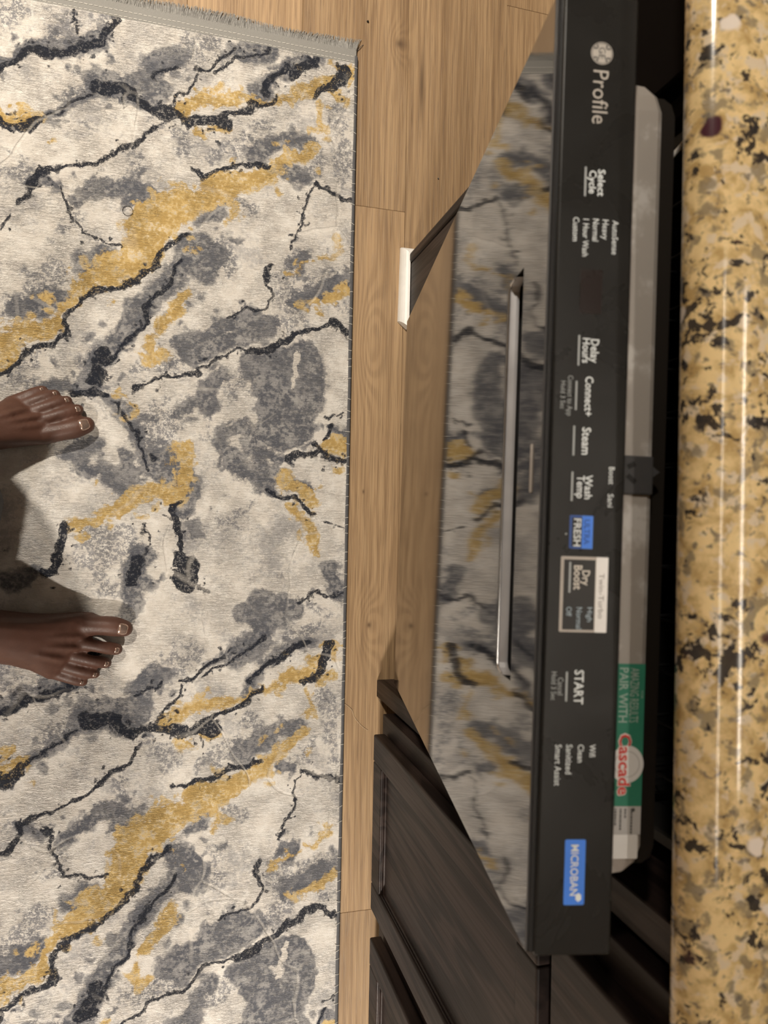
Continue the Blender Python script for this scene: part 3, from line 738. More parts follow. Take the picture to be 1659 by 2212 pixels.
# inner pan of the door
pu0, pu1 = 0.0345, 0.5685
hl = 0.736
prof = [(0.0125, 0.004), (0.0125, 0.7215), (0.046, 0.7215), (0.0528, 0.7222), (0.054, hl), (0.0785, hl), (0.0815, hl - 0.0015), (0.0835, hl - 0.006), (0.0885, hl - 0.022), (0.090, hl - 0.05), (0.088, 0.10), (0.070, 0.03), (0.050, 0.004)]
def pan():
    st = []
    def sec(uu, k):
        return lambda a, b: (uu, 0.05 + (a - 0.05) * k if a > 0.0535 else a, b - (0 if b < 0.723 else (1 - k) * 0.012))
    return extrude_profile(prof, [sec(pu0 + 0.000, 0.35), sec(pu0 + 0.004, 0.70), sec(pu0 + 0.011, 0.90), sec(pu0 + 0.022, 1.0), sec(0.15, 1), sec(0.30, 1), sec(0.45, 1), sec(pu1 - 0.022, 1.0), sec(pu1 - 0.011, 0.90), sec(pu1 - 0.004, 0.70), sec(pu1, 0.35)])
V, F = pan(); mesh('inner_pan', V, F, M_steel, dw, DF, smooth=False)
V = []; lipp = [(0.0400, 0.0800), (0.0402, 0.0880), (0.0440, 0.0935), (0.0520, 0.0962), (0.5510, 0.0962), (0.5590, 0.0935), (0.5628, 0.0880), (0.5630, 0.0800)]
V = [(x, y, 0.700) for x, y in lipp] + [(x, y, 0.724) for x, y in lipp]; nl = len(lipp)
F = [tuple(range(nl))[::-1], tuple(range(nl, 2 * nl))] + [(i, (i + 1) % nl, nl + (i + 1) % nl, nl + i) for i in range(nl)]
mesh('pan_lip', V, F, M_lip, dw, DF)  # dark brown lip beyond the steel ledge
box('door_frame', (0.002, 0.0122, 0.003), (0.034, 0.050, 0.7224), M_dark, dw, 0.001, 1, DF)
box('door_frame', (0.569, 0.0122, 0.003), (DWID - 0.002, 0.050, 0.7224), M_dark, dw, 0.001, 1, DF)
# latch block on the pan
lat = box('latch', (0.2885, 0.0535, hl - 0.004), (0.3142, 0.0815, hl + 0.0022), M_grey, dw, 0.0010, 2, DF)
mesh('latch_tooth', [(0.295, 0.081, hl - 0.002), (0.2988, 0.0860, hl - 0.002), (0.3025, 0.081, hl - 0.002), (0.295, 0.081, hl + 0.0018), (0.2988, 0.0860, hl + 0.0018), (0.3025, 0.081, hl + 0.0018)],
     [(0, 1, 2), (3, 5, 4), (0, 3, 4, 1), (1, 4, 5, 2), (2, 5, 3, 0)], M_grey, dw, DF)
for (a, b) in (((0.2962, 0.0635), (0.2936, 0.0685)), ((0.3015, 0.0635), (0.3062, 0.0690))):
    dx, dy = b[0] - a[0], b[1] - a[1]; Lq = math.hypot(dx, dy); px, py = -dy / Lq * 0.0016, dx / Lq * 0.0016
    zt = hl + 0.0023
    q = [(a[0] + px, a[1] + py), (b[0] + px, b[1] + py), (b[0] - px, b[1] - py), (a[0] - px, a[1] - py)]
    mesh('latch_slot', [(x, y, zt) for x, y in q] + [(x, y, zt + 0.0003) for x, y in q], [(0, 1, 2, 3), (4, 7, 6, 5), (0, 4, 5, 1), (1, 5, 6, 2), (2, 6, 7, 3), (3, 7, 4, 0)], M_dark, dw, DF)
# tub behind the door
tx0, tx1, ty0, ty1, tz0, tz1 = 0.385, 0.93, -0.262, 0.322, 0.115, 0.862
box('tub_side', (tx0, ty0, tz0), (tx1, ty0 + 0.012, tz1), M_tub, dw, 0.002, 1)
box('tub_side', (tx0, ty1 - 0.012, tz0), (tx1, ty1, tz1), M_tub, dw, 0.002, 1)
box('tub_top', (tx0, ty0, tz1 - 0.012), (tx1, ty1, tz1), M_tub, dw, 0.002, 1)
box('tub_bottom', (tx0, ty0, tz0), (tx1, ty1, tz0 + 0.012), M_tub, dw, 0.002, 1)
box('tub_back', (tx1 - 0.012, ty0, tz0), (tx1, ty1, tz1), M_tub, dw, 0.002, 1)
box('kick_plate', (0.430, ty0, 0.004), (0.445, ty1, 0.108), M_dark, dw, 0.002, 1)

# printing on the console ------------------------------------------------
def text_geo(s, weight=0.0):
    cu = bpy.data.curves.new('t', 'FONT'); cu.body = s; cu.size = 1.0; cu.resolution_u = 2; cu.offset = weight; cu.fill_mode = 'FRONT'
    ob = bpy.data.objects.new('t', cu); COL.objects.link(ob); dg = bpy.context.evaluated_depsgraph_get()
    mm = bpy.data.meshes.new_from_object(ob.evaluated_get(dg)); bpy.data.objects.remove(ob); bpy.data.curves.remove(cu)
    n = len(mm.vertices); a = np.empty(n * 3); mm.vertices.foreach_get('co', a); a = a.reshape(-1, 3)[:, :2]
    fs = [tuple(p.vertices) for p in mm.polygons]; bpy.data.meshes.remove(mm); return a, fs
CAP = text_geo('H')[0][:, 1].max()
def lettering(s, u0, u1, d0, d1, z, mat, parent, weight=0.0, name='lettering', capw=None):
    """text reading along +x of the door frame, its upright pointing inwards (+y)"""
    a, fs = text_geo(s, weight); mn, mx = a[:, 0].min(), a[:, 0].max()
    X = u0 + (a[:, 0] - mn) / (mx - mn) * (u1 - u0); Y = d0 + a[:, 1] / (capw or CAP) * (d1 - d0)
    return mesh(name, [(x, y, z) for x, y in zip(X, Y)], fs, mat, parent, DF, fix=False)
def patch(name, u0, u1, d0, d1, z, mat, parent, r=0.0):
    if r <= 0: P = [(u0, d0), (u1, d0), (u1, d1), (u0, d1)]
    else:
        P = []
        for (cx, cy, a0) in ((u0 + r, d0 + r, 180), (u1 - r, d0 + r, 270), (u1 - r, d1 - r, 0), (u0 + r, d1 - r, 90)):
            for k in range(5): a = math.radians(a0 + k * 22.5); P.append((cx + r * math.cos(a), cy + r * math.sin(a)))
    n = len(P); V = [(x, y, z - 0.00012) for x, y in P] + [(x, y, z) for x, y in P]
    F = [tuple(range(n))[::-1], tuple(range(n, 2 * n))] + [(i, (i + 1) % n, n + (i + 1) % n, n + i) for i in range(n)]
    return mesh(name, V, F, mat, parent, DF)
ZT = DH + 0.00015
patch('display_window', .1750, .2030, .0196, .0340, ZT, INK[18], con)
patch('badge', .3298, .3507, .0177, .0329, ZT, INK[20], con, .0008)
patch('badge_half', .3300, .3505, .0257, .0327, ZT + .0002, INK[15], con)
patch('badge_window', .3313, .3494, .0193, .0255, ZT + .0002, INK[16], con)
patch('badge', .3556, .4027, .0129, .0434, ZT, INK[17], con, .0008)
patch('badge_window', .3575, .4012, .0149, .0352, ZT + .0002, INK[16], con)
patch('badge_half', .3556, .4027, .0357, .0434, ZT + .0002, INK[13], con, .0006)
patch('badge', .5313, .5717, .0213, .0345, ZT, INK[15], con, .0010)
hx = [(.5668 + .0028 * math.cos(a), .0306 + .0021 * math.sin(a)) for a in [k * math.pi / 3 for k in range(6)]]
mesh('lettering', [(x, y, ZT + .0003) for x, y in hx], [tuple(range(6))], INK[0], con, DF, fix=False)
for (s, a, b, c, d, k) in TXT:
    wgt = {1: .016, 4: .012, 6: .02, 8: .012, 0: .004, 7: .004, 3: .012}.get(k, 0.0)
    lettering(s, a * 1e-4, b * 1e-4, c * 1e-4, d * 1e-4, ZT + (.0004 if k in (3, 4, 5, 6, 7, 8) else .0001), INK[k], con, wgt)
for (a, b, c, d) in LN:
    dd = (b + d) * .5e-4; patch('underline', a * 1e-4, c * 1e-4, dd - .0006, dd + .0006, ZT + .0003, INK[2], con)
patch('indicator_dot', .3411, .3423, .0150, .0162, ZT, INK[2], con, .0005)
# round monogram
cu_, cd_, rr = .0372, .0291, .0072
n = 40; V = [(cu_, cd_, ZT)] + [(cu_ + rr * math.cos(2 * math.pi * k / n), cd_ + rr * math.sin(2 * math.pi * k / n), ZT) for k in range(n)]
mesh('monogram', V, [(0, 1 + k, 1 + (k + 1) % n) for k in range(n)], INK[9], con, DF, fix=False)
g = Geo()
def flat_ring(cx, cy, r0, r1, a0, a1, z, m=28):
    V = []; F = []
    for k in range(m + 1):
        a = a0 + (a1 - a0) * k / m
        V += [(cx + r0 * math.cos(a), cy + r0 * math.sin(a), z), (cx + r1 * math.cos(a), cy + r1 * math.sin(a), z)]
    for k in range(m): F.append((2 * k, 2 * k + 1, 2 * k + 3, 2 * k + 2))
    return V, F
zz = ZT + .0002
g.add(flat_ring(cu_, cd_, .0063, .00665, 0, 2 * math.pi, zz))
for q in range(4):
    a = math.pi / 4 + q * math.pi / 2
    g.add(flat_ring(cu_ + .0058 * math.cos(a), cd_ + .0058 * math.sin(a), .0009, .00175, a + 1.2, a + 2 * math.pi - 1.2, zz, 16))
ga, gf = text_geo('GE', 0.0)
ga = (ga - ga.mean(0)) ; sc = .0074 / (ga[:, 0].max() - ga[:, 0].min())
g.add(([(cu_ + x * sc, cd_ + y * sc, zz) for x, y in ga], gf))
g.build('lettering', INK[19], con, DF, fix=False)
# sticker on the pan
SZ = hl + 0.0004
st = patch('sticker', .4262, .5198, .0541, .0808, SZ, INK[11], dw)
lettering('AMAZING RESULTS', .4288, .4648, .0707, .0766, SZ + .0002, INK[12], st, .006)
lettering('PAIR WITH', .4288, .4648, .0634, .0692, SZ + .0002, INK[12], st, .012)
lettering('FOR', .4440, .4490, .0783, .0797, SZ + .0002, INK[12], st)
pc, pd, pa, pb = .4922, .0700, .0124, .0114
n = 40
def disc(name, a, b, z, mat): return mesh(name, [(pc, pd, z)] + [(pc + a * math.cos(2 * math.pi * k / n), pd + b * math.sin(2 * math.pi * k / n), z) for k in range(n)], [(0, 1 + k, 1 + (k + 1) % n) for k in range(n)], mat, st, DF, fix=False)
disc('printed_plate', pa, pb, SZ + .0002, INK[13])
g = Geo().add(flat_ring(pc, pd, .0082, .0087, 0, 2 * math.pi, SZ + .0003)); g.build('printed_ring', INK[14], st, DF, fix=False)
lettering('Cascade', .4716, .5130, .0642, .0722, SZ + .0004, INK[21], st, .050)
lettering('Cascade', .4726, .5121, .0644, .0720, SZ + .0006, INK[10], st, .012)
gl = patch('sticker_label', .5199, .5384, .0541, .0806, SZ, INK[14], dw)
g = Geo()
for (d, L) in ((.0625, .010), (.0660, .0135), (.0692, .006), (.0735, .0165)):
    zq = SZ + .0002; x0 = .5215
    while x0 < .5215 + L:
        w = random.uniform(.0006, .0016); V = [(x0, d, zq), (x0 + w, d, zq), (x0 + w, d + .0013, zq), (x0, d + .0013, zq)]; g.add((V, [(0, 1, 2, 3)])); x0 += w + .0005
g.add(flat_ring(.5222, .0752, .0, .0013, 0, 2 * math.pi, SZ + .00025, 16))
g.build('fine_print', INK[19], gl, DF, fix=False)
patch('sticker_square', .5383, .5541, .0560, .0789, SZ + .0003, INK[13], dw, .0012)

# dish rack inside
rx0, rx1, ry0, ry1 = 0.400, 0.905, -0.235, 0.295
g = Geo()
for z in (0.70, 0.775):
    g.tube([(rx0, ry0, z), (rx1, ry0, z), (rx1, ry1, z), (rx0, ry1, z), (rx0, ry0, z)], [0.003] * 5, 6, 1)
rk = g.build('dish_rack', M_wire, dw, smooth=True)
for i in range(12):
    y = ry0 + (i + .5) * (ry1 - ry0) / 12
    Geo().tube([(rx0, y, 0.775), (rx0, y, 0.70), (rx1, y, 0.70), (rx1, y, 0.775)], [0.002] * 4, 5, 1).build('rack_wire', M_wire, rk, smooth=True)
for y in (ry0 + 0.001, ry1 - 0.001): box('rack_rail', (rx0, y - 0.006, 0.690), (rx1, y + 0.006, 0.702), M_wire, rk, 0.002, 1)
Geo().tube([(0.366, 0.287, 0.760), (0.389, 0.3145, 0.760)], [0.0021, 0.0021], 8, 1).build('rack_clip', M_white, rk, smooth=True)

# ------------------------------------------------------------------ dark cabinets
FX = 0.334                    # face frame plane
DX = 0.3125                   # outer face of the doors
def panel_door(name, root, y1, y0, z0, z1, rail=0.043):
    """framed door with a recessed panel: y1 is its edge nearest the dishwasher, y0 the far one"""
    xb = DX + 0.0195
    o = empty(name, ((DX + xb) / 2, (y0 + y1) / 2, z0)); o.parent = root; o.matrix_parent_inverse = world_of(root).inverted()
    # frame members with a rounded outer edge and mitre-like butt joints
    def bar(nm, lo, hi): return box(nm, lo, hi, M_cab, o, 0.0026, 3)
    bar('stile', (DX, y1 - rail, z0), (xb, y1, z1)); bar('stile', (DX, y0, z0), (xb, y0 + rail, z1))
    bar('rail', (DX + .0003, y0 + rail, z0), (xb, y1 - rail, z0 + rail + 0.003)); bar('rail', (DX + .0003, y0 + rail, z1 - rail), (xb, y1 - rail, z1))
    px0, py0, py1, pz0, pz1 = DX + 0.0095, y0 + rail - .002, y1 - rail + .002, z0 + rail + .001, z1 - rail + .002
    box('panel', (px0, py0, pz0), (px0 + 0.006, py1, pz1), M_cab, o, 0.0, 1)
    # bead around the panel
    a0, a1, b0, b1 = y0 + rail, y1 - rail, z0 + rail + .003, z1 - rail
    g = Geo(); x = DX + 0.0052; r = 0.0022
    for (p, q) in (((a0, b0), (a1, b0)), ((a1, b0), (a1, b1)), ((a1, b1), (a0, b1)), ((a0, b1), (a0, b0))):
        g.tube([(x, p[0], p[1]), (x, q[0], q[1])], [r * .7, r * .7], 8, 1)
        g.tube([(x + .0042, p[0], p[1]), (x + .0042, q[0], q[1])], [r * 1.4, r * 1.4], 8, 1)
    g.build('bead', M_cab, o, smooth=True)
    return o
def cabinet(label, yl, yr, door_y1, door_y0, first):
    c = empty('base_cabinet', (0.62, (yl + yr) / 2, 0), label=label, category='cabinet', group='dark base cabinets')
    box('carcass', (FX + 0.019, yr + .0004, 0.090), (0.93, yl - .0004, 0.874), M_cab, c, 0.0, 1)
    st = 0.040
    box('face_frame', (FX, yl - st, 0.088), (FX + 0.0188, yl - .0004, 0.874), M_cab, c, 0.001, 1)
    box('face_frame', (FX, yr + .0004, 0.088), (FX + 0.0188, yr + 0.030, 0.874), M_cab, c, 0.001, 1)
    for (z0, z1) in ((0.088, 0.125), (0.664, 0.712), (0.845, 0.874)):
        box('face_frame', (FX + .0003, yr + .030, z0), (FX + 0.0186, yl - st, z1), M_cab, c, 0.001, 1)
    box('toe_kick', (0.405, yr, 0.0006), (0.418, yl, 0.0898), M_cab, c, 0.001, 1)
    panel_door('door', c, door_y1, door_y0, 0.110, 0.6745)
    dr = box('drawer_front', (DX, door_y0, 0.6985), (DX + 0.0195, door_y1, 0.848), M_cab, c, 0.003, 3)
    return c
cabinet('dark espresso base cabinet directly beside the dishwasher, its lower door fully in view', -0.3235, -0.6565, -0.3500, -0.6330, True)
cabinet('second dark espresso base cabinet away from the dishwasher, at the picture bottom', -0.6575, -1.045, -0.6800, -1.020, False)
cabinet('third dark base cabinet further along the counter, out past the picture bottom', -1.046, -1.45, -1.070, -1.425, False)
ep = empty('end_panel', (0.62, -0.301, 0), label='narrow dark upright panel standing on the floor between dishwasher and cabinet', category='panel')
box('board', (0.3462, -0.3165, 0.0006), (0.93, -0.2862, 0.874), M_cab, ep, 0.0012, 1)
fl = empty('filler_panel', (0.62, 0.41, 0), label='narrow dark brown panel closing the counter end left of the dishwasher', category='panel')
box('filler', (0.3890, 0.3400, 0.0006), (0.412, 0.4632, 0.874), M_cab, fl, 0.001, 1)
box('side_board', (0.3855, 0.4640, 0.0195), (0.93, 0.4815, 0.874), M_cab, fl, 0.0045, 3)
box('shade_strip', (0.352, 0.338, 0.640), (0.372, 0.4815, 0.874), M_shade, fl, 0.002, 1)  # black board added to paint the shade under the counter edge
# white quarter-round at the foot of the filler panel
ang = [k * math.pi / 2 / 6 for k in range(7)]
def qr(out_x, in_x, z1, yo, yi):
    """section between outer x (room side) and inner x: returns ring with its own y skew"""
    R_ = []
    for a in ang:
        t = math.cos(a); x = in_x + (out_x - in_x) * t; R_.append((x, yi + (yo - yi) * t, 0.0006 + z1 * math.sin(a)))
    R_.append((in_x, yi, 0.0006)); return R_
a_ = qr(0.3711, 0.3880, 0.019, 0.3613, 0.3480); b_ = qr(0.3736, 0.3880, 0.019, 0.4955, 0.4818)
V = a_ + b_; n = len(a_); F = [(i, (i + 1) % n, n + (i + 1) % n, n + i) for i in range(n)] + [tuple(range(n))[::-1], tuple(range(n, 2 * n))]
tr = mesh('trim_1', V, F, M_white, None, kind='structure')
def qr2(x, yo, yi): return [(x, yi + (yo - yi) * math.cos(a), 0.0006 + 0.019 * math.sin(a)) for a in ang] + [(x, yi, 0.0006)]
a_ = [(0.3736 + (0.3880 - 0.3736) * (1 - math.cos(a)), 0.4820 + (0.4957 - 0.4820) * math.cos(a), 0.0006 + 0.019 * math.sin(a)) for a in ang] + [(0.3880, 0.4820, 0.0006)]
b_ = qr2(0.93, 0.4957, 0.4820)
V = a_ + b_; F = [(i, (i + 1) % n, n + (i + 1) % n, n + i) for i in range(n)] + [tuple(range(n))[::-1], tuple(range(n, 2 * n))]
mesh('trim_2', V, F, M_white, None, kind='structure')

# ------------------------------------------------------------------ granite counter
prof = [(0.300, 0.8752)]
cx_, cz_, ax_, az_ = 0.3165, 0.8945, 0.0322, 0.0195
for k in range(25):
    a = math.radians(240 - k * 150 / 24)
    prof.append((cx_ + ax_ * math.cos(a), cz_ + az_ * math.sin(a)))
prof[0] = (cx_ - .010, 0.8752)
prof += [(0.3180, 0.9142), (0.96, 0.9142), (0.96, 0.8752)]
V, F = extrude_profile(prof, [lambda a, b: (a, -1.50, b), lambda a, b: (a, -1.499, b), lambda a, b: (a, 0.509, b), lambda a, b: (a, 0.510, b)])
ct = mesh('countertop', V, F, M_granite, None, smooth=False, label='yellow speckled granite counter with a thick rounded edge over the dishwasher', category='countertop')
for p in ct.data.polygons: p.use_smooth = len(p.vertices) == 4 and abs(p.normal.z) < 0.9999

# ------------------------------------------------------------------ the person standing on the rug
pr = empty('person', (-0.30, -0.03, RZ), label='barefoot person with rose-gold toenails standing on the rug facing the counter', category='person')
body = Geo()
NAILS = []
def foot(org, ang, m, knee, hip, SY):
    """org: heel point on the rug, ang: direction of the toes, m=+1 if the big toe lies on the +y side"""
    ca, sa = math.cos(ang), math.sin(ang); SX, SZ_ = 1.06, 1.10
    def T(x, y, z):
        x *= SX; y *= SY * m; z *= SZ_
        return (org[0] + ca * x - sa * y, org[1] + sa * x + ca * y, RZ + 0.0005 + z)
    # x, y centre, half width, height
    st = [(-0.004, 0.000, 0.010, 0.030), (0.004, 0.000, 0.020, 0.048), (0.018, 0.000, 0.026, 0.068), (0.040, 0.000, 0.0295, 0.088), (0.062, 0.001, 0.030, 0.092), (0.085, 0.001, 0.031, 0.080),
          (0.110, 0.000, 0.034, 0.066), (0.135, -0.001, 0.039, 0.053), (0.155, -0.001, 0.043, 0.043), (0.172, 0.001, 0.0425, 0.034), (0.184, 0.004, 0.037, 0.026), (0.192, 0.006, 0.030, 0.020)]
    seg = 20; V = []; F = []
    for (x, yc, hw, h) in st:
        for k in range(seg):
            a = 2 * math.pi * k / seg; c, s = math.cos(a), math.sin(a)
            yy = yc + hw * math.copysign(abs(c) ** 0.8, c)
            if s >= 0:
                z = 0.35 * h + 0.65 * h * (abs(s) ** 0.9)
                yy += (0.006 if x > 0.06 and x < 0.17 else 0.0) * (abs(s) ** 2)     # instep ridge on the inner side
            else: z = 0.35 * h * (1 - abs(s) ** 0.55)
            arch = 0.012 * math.exp(-((x - 0.088) / 0.03) ** 2) * max(0.0, (yy - yc) / hw) if s < 0 else 0
            V.append(T(x, yy, z + arch))
        # lateral toes end earlier: skew front sections
    for (i, (x, yc, hw, h)) in enumerate(st):
        if x > 0.12:
            for k in range(seg):
                v = V[i * seg + k]; c = math.cos(2 * math.pi * k / seg); sh = -0.020 * (1 - c) * (x - 0.12) / 0.07 * SX
                V[i * seg + k] = (v[0] + ca * sh, v[1] + sa * sh, v[2])
    for i in range(len(st) - 1):
        for k in range(seg):
            j = (k + 1) % seg
            q = (i * seg + k, i * seg + j, (i + 1) * seg + j, (i + 1) * seg + k); F.append(q if m > 0 else q[::-1])
    e0, e1 = tuple(range(seg))[::-1], tuple((len(st) - 1) * seg + k for k in range(seg))
    F += [e0 if m > 0 else e0[::-1], e1 if m > 0 else e1[::-1]]
    body.add((V, F))
    toes = [([(0.160, 0.026, 0.017), (0.186, 0.0295, 0.0185), (0.206, 0.0310, 0.0165), (0.2225, 0.0305, 0.0135)], [0.0150, 0.0132, 0.0138, 0.0118], 0.0086),
            ([(0.165, 0.0060, 0.020), (0.190, 0.0050, 0.0220), (0.208, 0.0040, 0.0165), (0.2185, 0.0035, 0.0105)], [0.0098, 0.0078, 0.0085, 0.0080], 0.0049),
            ([(0.157, -0.0105, 0.019), (0.183, -0.0130, 0.0205), (0.199, -0.0142, 0.0150), (0.2080, -0.0150, 0.0098)], [0.0094, 0.0073, 0.0080, 0.0074], 0.0043),
            ([(0.146, -0.0240, 0.017), (0.172, -0.0278, 0.0185), (0.187, -0.0292, 0.0135), (0.1955, -0.0300, 0.0090)], [0.0090, 0.0070, 0.0076, 0.0070], 0.0039),
            ([(0.134, -0.0340, 0.014), (0.159, -0.0385, 0.0150), (0.173, -0.0408, 0.0110), (0.1815, -0.0418, 0.0080)], [0.0092, 0.0072, 0.0074, 0.0066], 0.0034)]
    for pts, rad, nw in toes:
        body.tube([T(*p) for p in pts], [r * (1.18 if nw > .008 else 1.22) for r in rad], 12, 4)
        NAILS.append((T(*pts[-2]), T(*pts[-1]), rad[-2] * 1.2, rad[-1] * 1.2, nw * 1.2, m))
    an = T(0.036, 0, 0.075); an = np.array(an)
    leg = [an + np.array((-0.002, 0, -0.02)), an + np.array((-0.004, 0, 0.03)), an + np.array((-0.010, 0.0, 0.13)), an + (np.array(knee) - an) * 0.62 + np.array((-0.012, 0, 0)), np.array(knee), np.array(knee) * 0.5 + np.array(hip) * 0.5, np.array(hip)]
    body.tube(leg, [0.031, 0.030, 0.038, 0.055, 0.055, 0.074, 0.088], 20, 5)
    for s in (1, -1): body.tube([T(0.040, s * 0.024, 0.060), T(0.040, s * 0.027, 0.068)], [0.011, 0.009], 10, 1)
    # tendon ridges over the instep
    for yy, x1 in ((0.012, 0.165), (0.000, 0.165), (-0.012, 0.152)):
        body.tube([T(0.095, yy * 0.55, 0.066), T(0.135, yy, 0.0475), T(x1, yy * 1.2, 0.0290)], [0.0045, 0.0045, 0.0050], 8, 3)
LH = (-0.3795, 0.0895); RH = (-0.322, -0.1757)
foot(LH, math.radians(20), -1, (-0.350, 0.090, 0.47), (-0.40, 0.075, 0.88), 0.98)
foot(RH, math.radians(-11), 1, (-0.335, -0.160, 0.47), (-0.40, -0.125, 0.88), 1.30)
# torso, neck, head, arms
body.tube([(-0.41, -0.025, 0.84), (-0.42, -0.025, 0.95), (-0.425, -0.025, 1.12), (-0.42, -0.025, 1.30), (-0.41, -0.025, 1.36)], [0.13, 0.135, 0.115, 0.125, 0.09], 24, 5, 1.0, (1, 0, 0))
body.tube([(-0.41, -0.025, 1.34), (-0.395, -0.025, 1.46)], [0.052, 0.048], 16, 2)
hd = bmesh.new(); bmesh.ops.create_uvsphere(hd, u_segments=32, v_segments=20, radius=1.0)
for v in hd.verts: v.co = Vector((-0.375 + 0.092 * v.co.x, -0.025 + 0.074 * v.co.y * (1 - 0.12 * max(0, -v.co.z)), 1.535 + 0.112 * v.co.z))
body.add(([tuple(v.co) for v in hd.verts], [tuple(v.index for v in f.verts) for f in hd.faces])); hd.free()
body.tube([(-0.288, -0.025, 1.545), (-0.273, -0.025, 1.512), (-0.285, -0.025, 1.503)], [0.008, 0.012, 0.009], 10, 3)       # nose
body.tube([(-0.292, -0.047, 1.475), (-0.281, -0.025, 1.474), (-0.292, -0.003, 1.475)], [0.005, 0.0075, 0.005], 10, 3)     # lips
for s in (1, -1):
    body.tube([(-0.375, -0.025 + s * 0.074, 1.55), (-0.372, -0.025 + s * 0.078, 1.515)], [0.014, 0.010], 10, 2)
    sh = np.array((-0.415, -0.025 + s * 0.155, 1.335)); el = np.array((-0.45, -0.025 + s * 0.215, 1.06)); wr = np.array((-0.395, -0.025 + s * 0.225, 0.84))
    body.tube([sh - np.array((0, s * 0.06, 0)), sh, el, wr], [0.05, 0.050, 0.037, 0.025], 16, 5)
    pm_ = wr + np.array((0.012, 0, -0.055))
    body.tube([wr, pm_, wr + np.array((0.018, 0, -0.085))], [0.024, 0.036, 0.034], 14, 3, 0.42, (0, 1, 0))
    for q, (off, L) in enumerate(((-0.028, 0.062), (-0.0095, 0.072), (0.009, 0.068), (0.027, 0.052))):
        b = wr + np.array((0.016 + off, 0, -0.082)); body.tube([b, b + np.array((0.004, -s * 0.003, -L * .45)), b + np.array((0.000, -s * 0.014, -L))], [0.0088, 0.0080, 0.0068], 10, 3)
    b = wr + np.array((0.030, 0, -0.025)); body.tube([b, b + np.array((0.022, -s * 0.008, -0.03)), b + np.array((0.026, -s * 0.014, -0.058))], [0.011, 0.0095, 0.0078], 10, 3)
tmp = bpy.data.meshes.new('tmp'); tmp.from_pydata(body.V, [], body.F); tmp.validate()
bm = bmesh.new(); bm.from_mesh(tmp); bmesh.ops.recalc_face_normals(bm, faces=bm.faces[:]); bm.to_mesh(tmp); bm.free()
to = bpy.data.objects.new('tmp', tmp); COL.objects.link(to)
md = to.modifiers.new('r', 'REMESH'); md.mode = 'VOXEL'; md.voxel_size = 0.0026
ms = to.modifiers.new('s', 'SMOOTH'); ms.factor = 0.5; ms.iterations = 5
bme = bpy.data.meshes.new_from_object(to.evaluated_get(bpy.context.evaluated_depsgraph_get())); bpy.data.objects.remove(to); bpy.data.meshes.remove(tmp)
bme.name = 'body'; bme.materials.clear()
bo = link('body', bme, M_skin, pr, smooth=True)
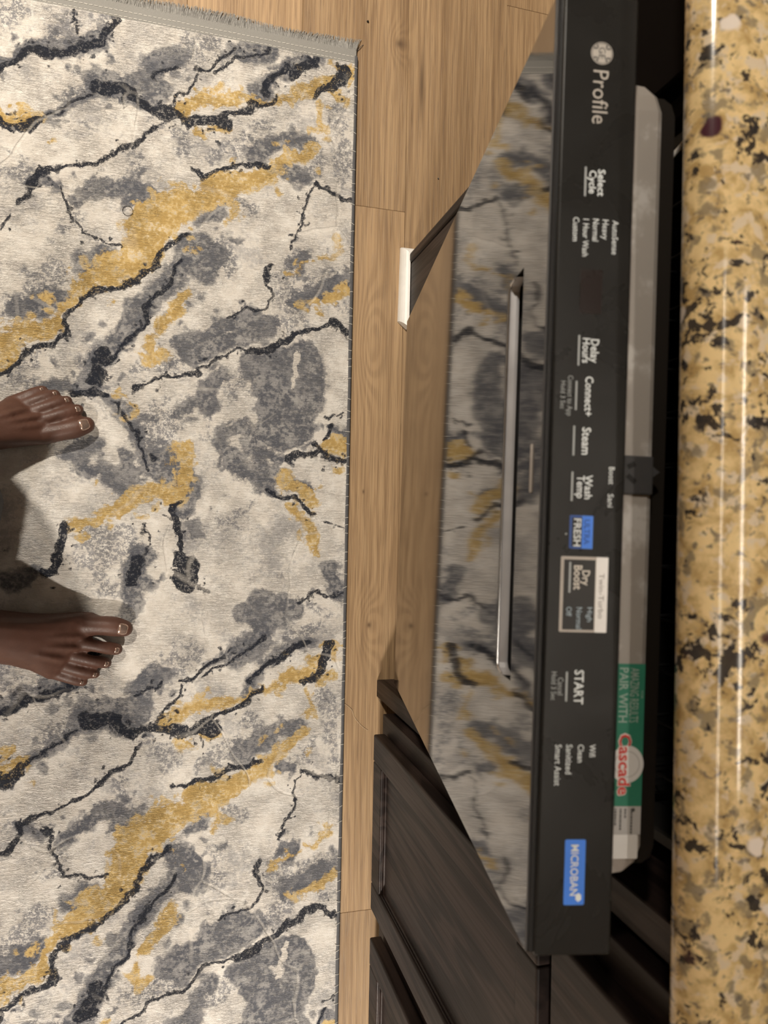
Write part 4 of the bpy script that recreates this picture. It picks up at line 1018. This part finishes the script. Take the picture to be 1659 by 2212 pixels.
for (p, q, r0, r1, nw, m) in NAILS:
    p, q = np.array(p), np.array(q); t = q - p; L = np.linalg.norm(t); t /= L
    sd = np.cross(t, (0, 0, 1.0)); sd /= np.linalg.norm(sd); nn = np.cross(sd, t)
    V = []; F = []; nu, nv = 9, 9
    for i in range(nu):
        a = i / (nu - 1)
        for j in range(nv):
            b = -1 + 2 * j / (nv - 1)
            s_ = (-0.15 + 1.15 * a); Lh = nw * 1.55
            wd = nw * (0.86 + 0.14 * math.sin(a * math.pi)) * (1 - 0.25 * max(0, a - .8) * 5 * abs(b) ** 2)
            th = b * 1.0 * wd / r1
            drop = 0.16 * nw * a * a + 0.0012 * max(0, (a - 0.88) / 0.12)
            base = p + t * (L * 0.35 + Lh * a)
            rr_ = (r0 * (1 - a) + r1 * a) + 0.0007 - 0.0020 * (abs(b) ** 6) - 0.0016 * (max(0, 0.18 - a) / 0.18)
            V.append(tuple(base + sd * math.sin(th) * rr_ + nn * (math.cos(th) * rr_ - drop)))
    n1 = len(V)
    V += [tuple(np.array(v) - nn * 0.0022) for v in V]
    for i in range(nu - 1):
        for j in range(nv - 1):
            a0 = i * nv + j; F.append((a0, a0 + 1, a0 + nv + 1, a0 + nv)); F.append((n1 + a0, n1 + a0 + nv, n1 + a0 + nv + 1, n1 + a0 + 1))
    rim = [j for j in range(nv)] + [i * nv + nv - 1 for i in range(1, nu)] + [(nu - 1) * nv + j for j in range(nv - 2, -1, -1)] + [i * nv for i in range(nu - 2, 0, -1)]
    for k in range(len(rim)):
        a0, b0 = rim[k], rim[(k + 1) % len(rim)]; F.append((a0, n1 + a0, n1 + b0, b0))
    mesh('toenail', V, F, M_nail, bo, smooth=True)
# dress (unseen, cut long and wide for its shadow), then hair, eyes
V = []; F = []; seg = 40
for (z, rx, ry, cx2) in ((0.13, .112, .225, -.378), (0.24, .154, .240, -.376), (0.34, .172, .240, -.378), (0.45, .182, .235, -.380), (0.60, .182, .225, -.388), (0.75, .170, .210, -.40), (0.90, .148, .195, -.412), (1.05, .130, .165, -.425), (1.20, .132, .165, -.422), (1.33, .105, .165, -.415), (1.375, .070, .080, -.41)):
    for k in range(seg):
        a = 2 * math.pi * k / seg; w = 1 + 0.035 * math.sin(a * 9) * max(0, (0.95 - z) / 0.5)
        V.append((cx2 + rx * w * math.cos(a), -0.025 + ry * w * math.sin(a), z))
n7 = 11
for i in range(n7 - 1):
    for k in range(seg): F.append((i * seg + k, i * seg + (k + 1) % seg, (i + 1) * seg + (k + 1) % seg, (i + 1) * seg + k))
dr = mesh('shadow_dress', V, F, M_cloth, pr, smooth=True)
sm = dr.modifiers.new('thick', 'SOLIDIFY'); sm.thickness = 0.004
bm = bmesh.new(); bmesh.ops.create_uvsphere(bm, u_segments=32, v_segments=20, radius=1.0)
bmesh.ops.delete(bm, geom=[v for v in bm.verts if v.co.x > 0.35 and v.co.z < 0.45 or v.co.z < -0.75], context='VERTS')
for v in bm.verts: v.co = Vector((-0.383 + 0.098 * v.co.x, -0.025 + 0.086 * v.co.y, 1.545 + 0.118 * v.co.z))
me = bpy.data.meshes.new('hair'); bm.to_mesh(me); bm.free(); h = link('hair', me, M_hair, pr, smooth=True)
sm = h.modifiers.new('thick', 'SOLIDIFY'); sm.thickness = 0.010; sm.offset = -1
for s in (1, -1):
    bm = bmesh.new(); bmesh.ops.create_uvsphere(bm, u_segments=14, v_segments=10, radius=0.0125)
    me = bpy.data.meshes.new('eye'); bm.to_mesh(me); bm.free()
    link('eye', me, M_eye, pr, Matrix.Translation((-0.2985, -0.025 + s * 0.031, 1.537)), smooth=True)
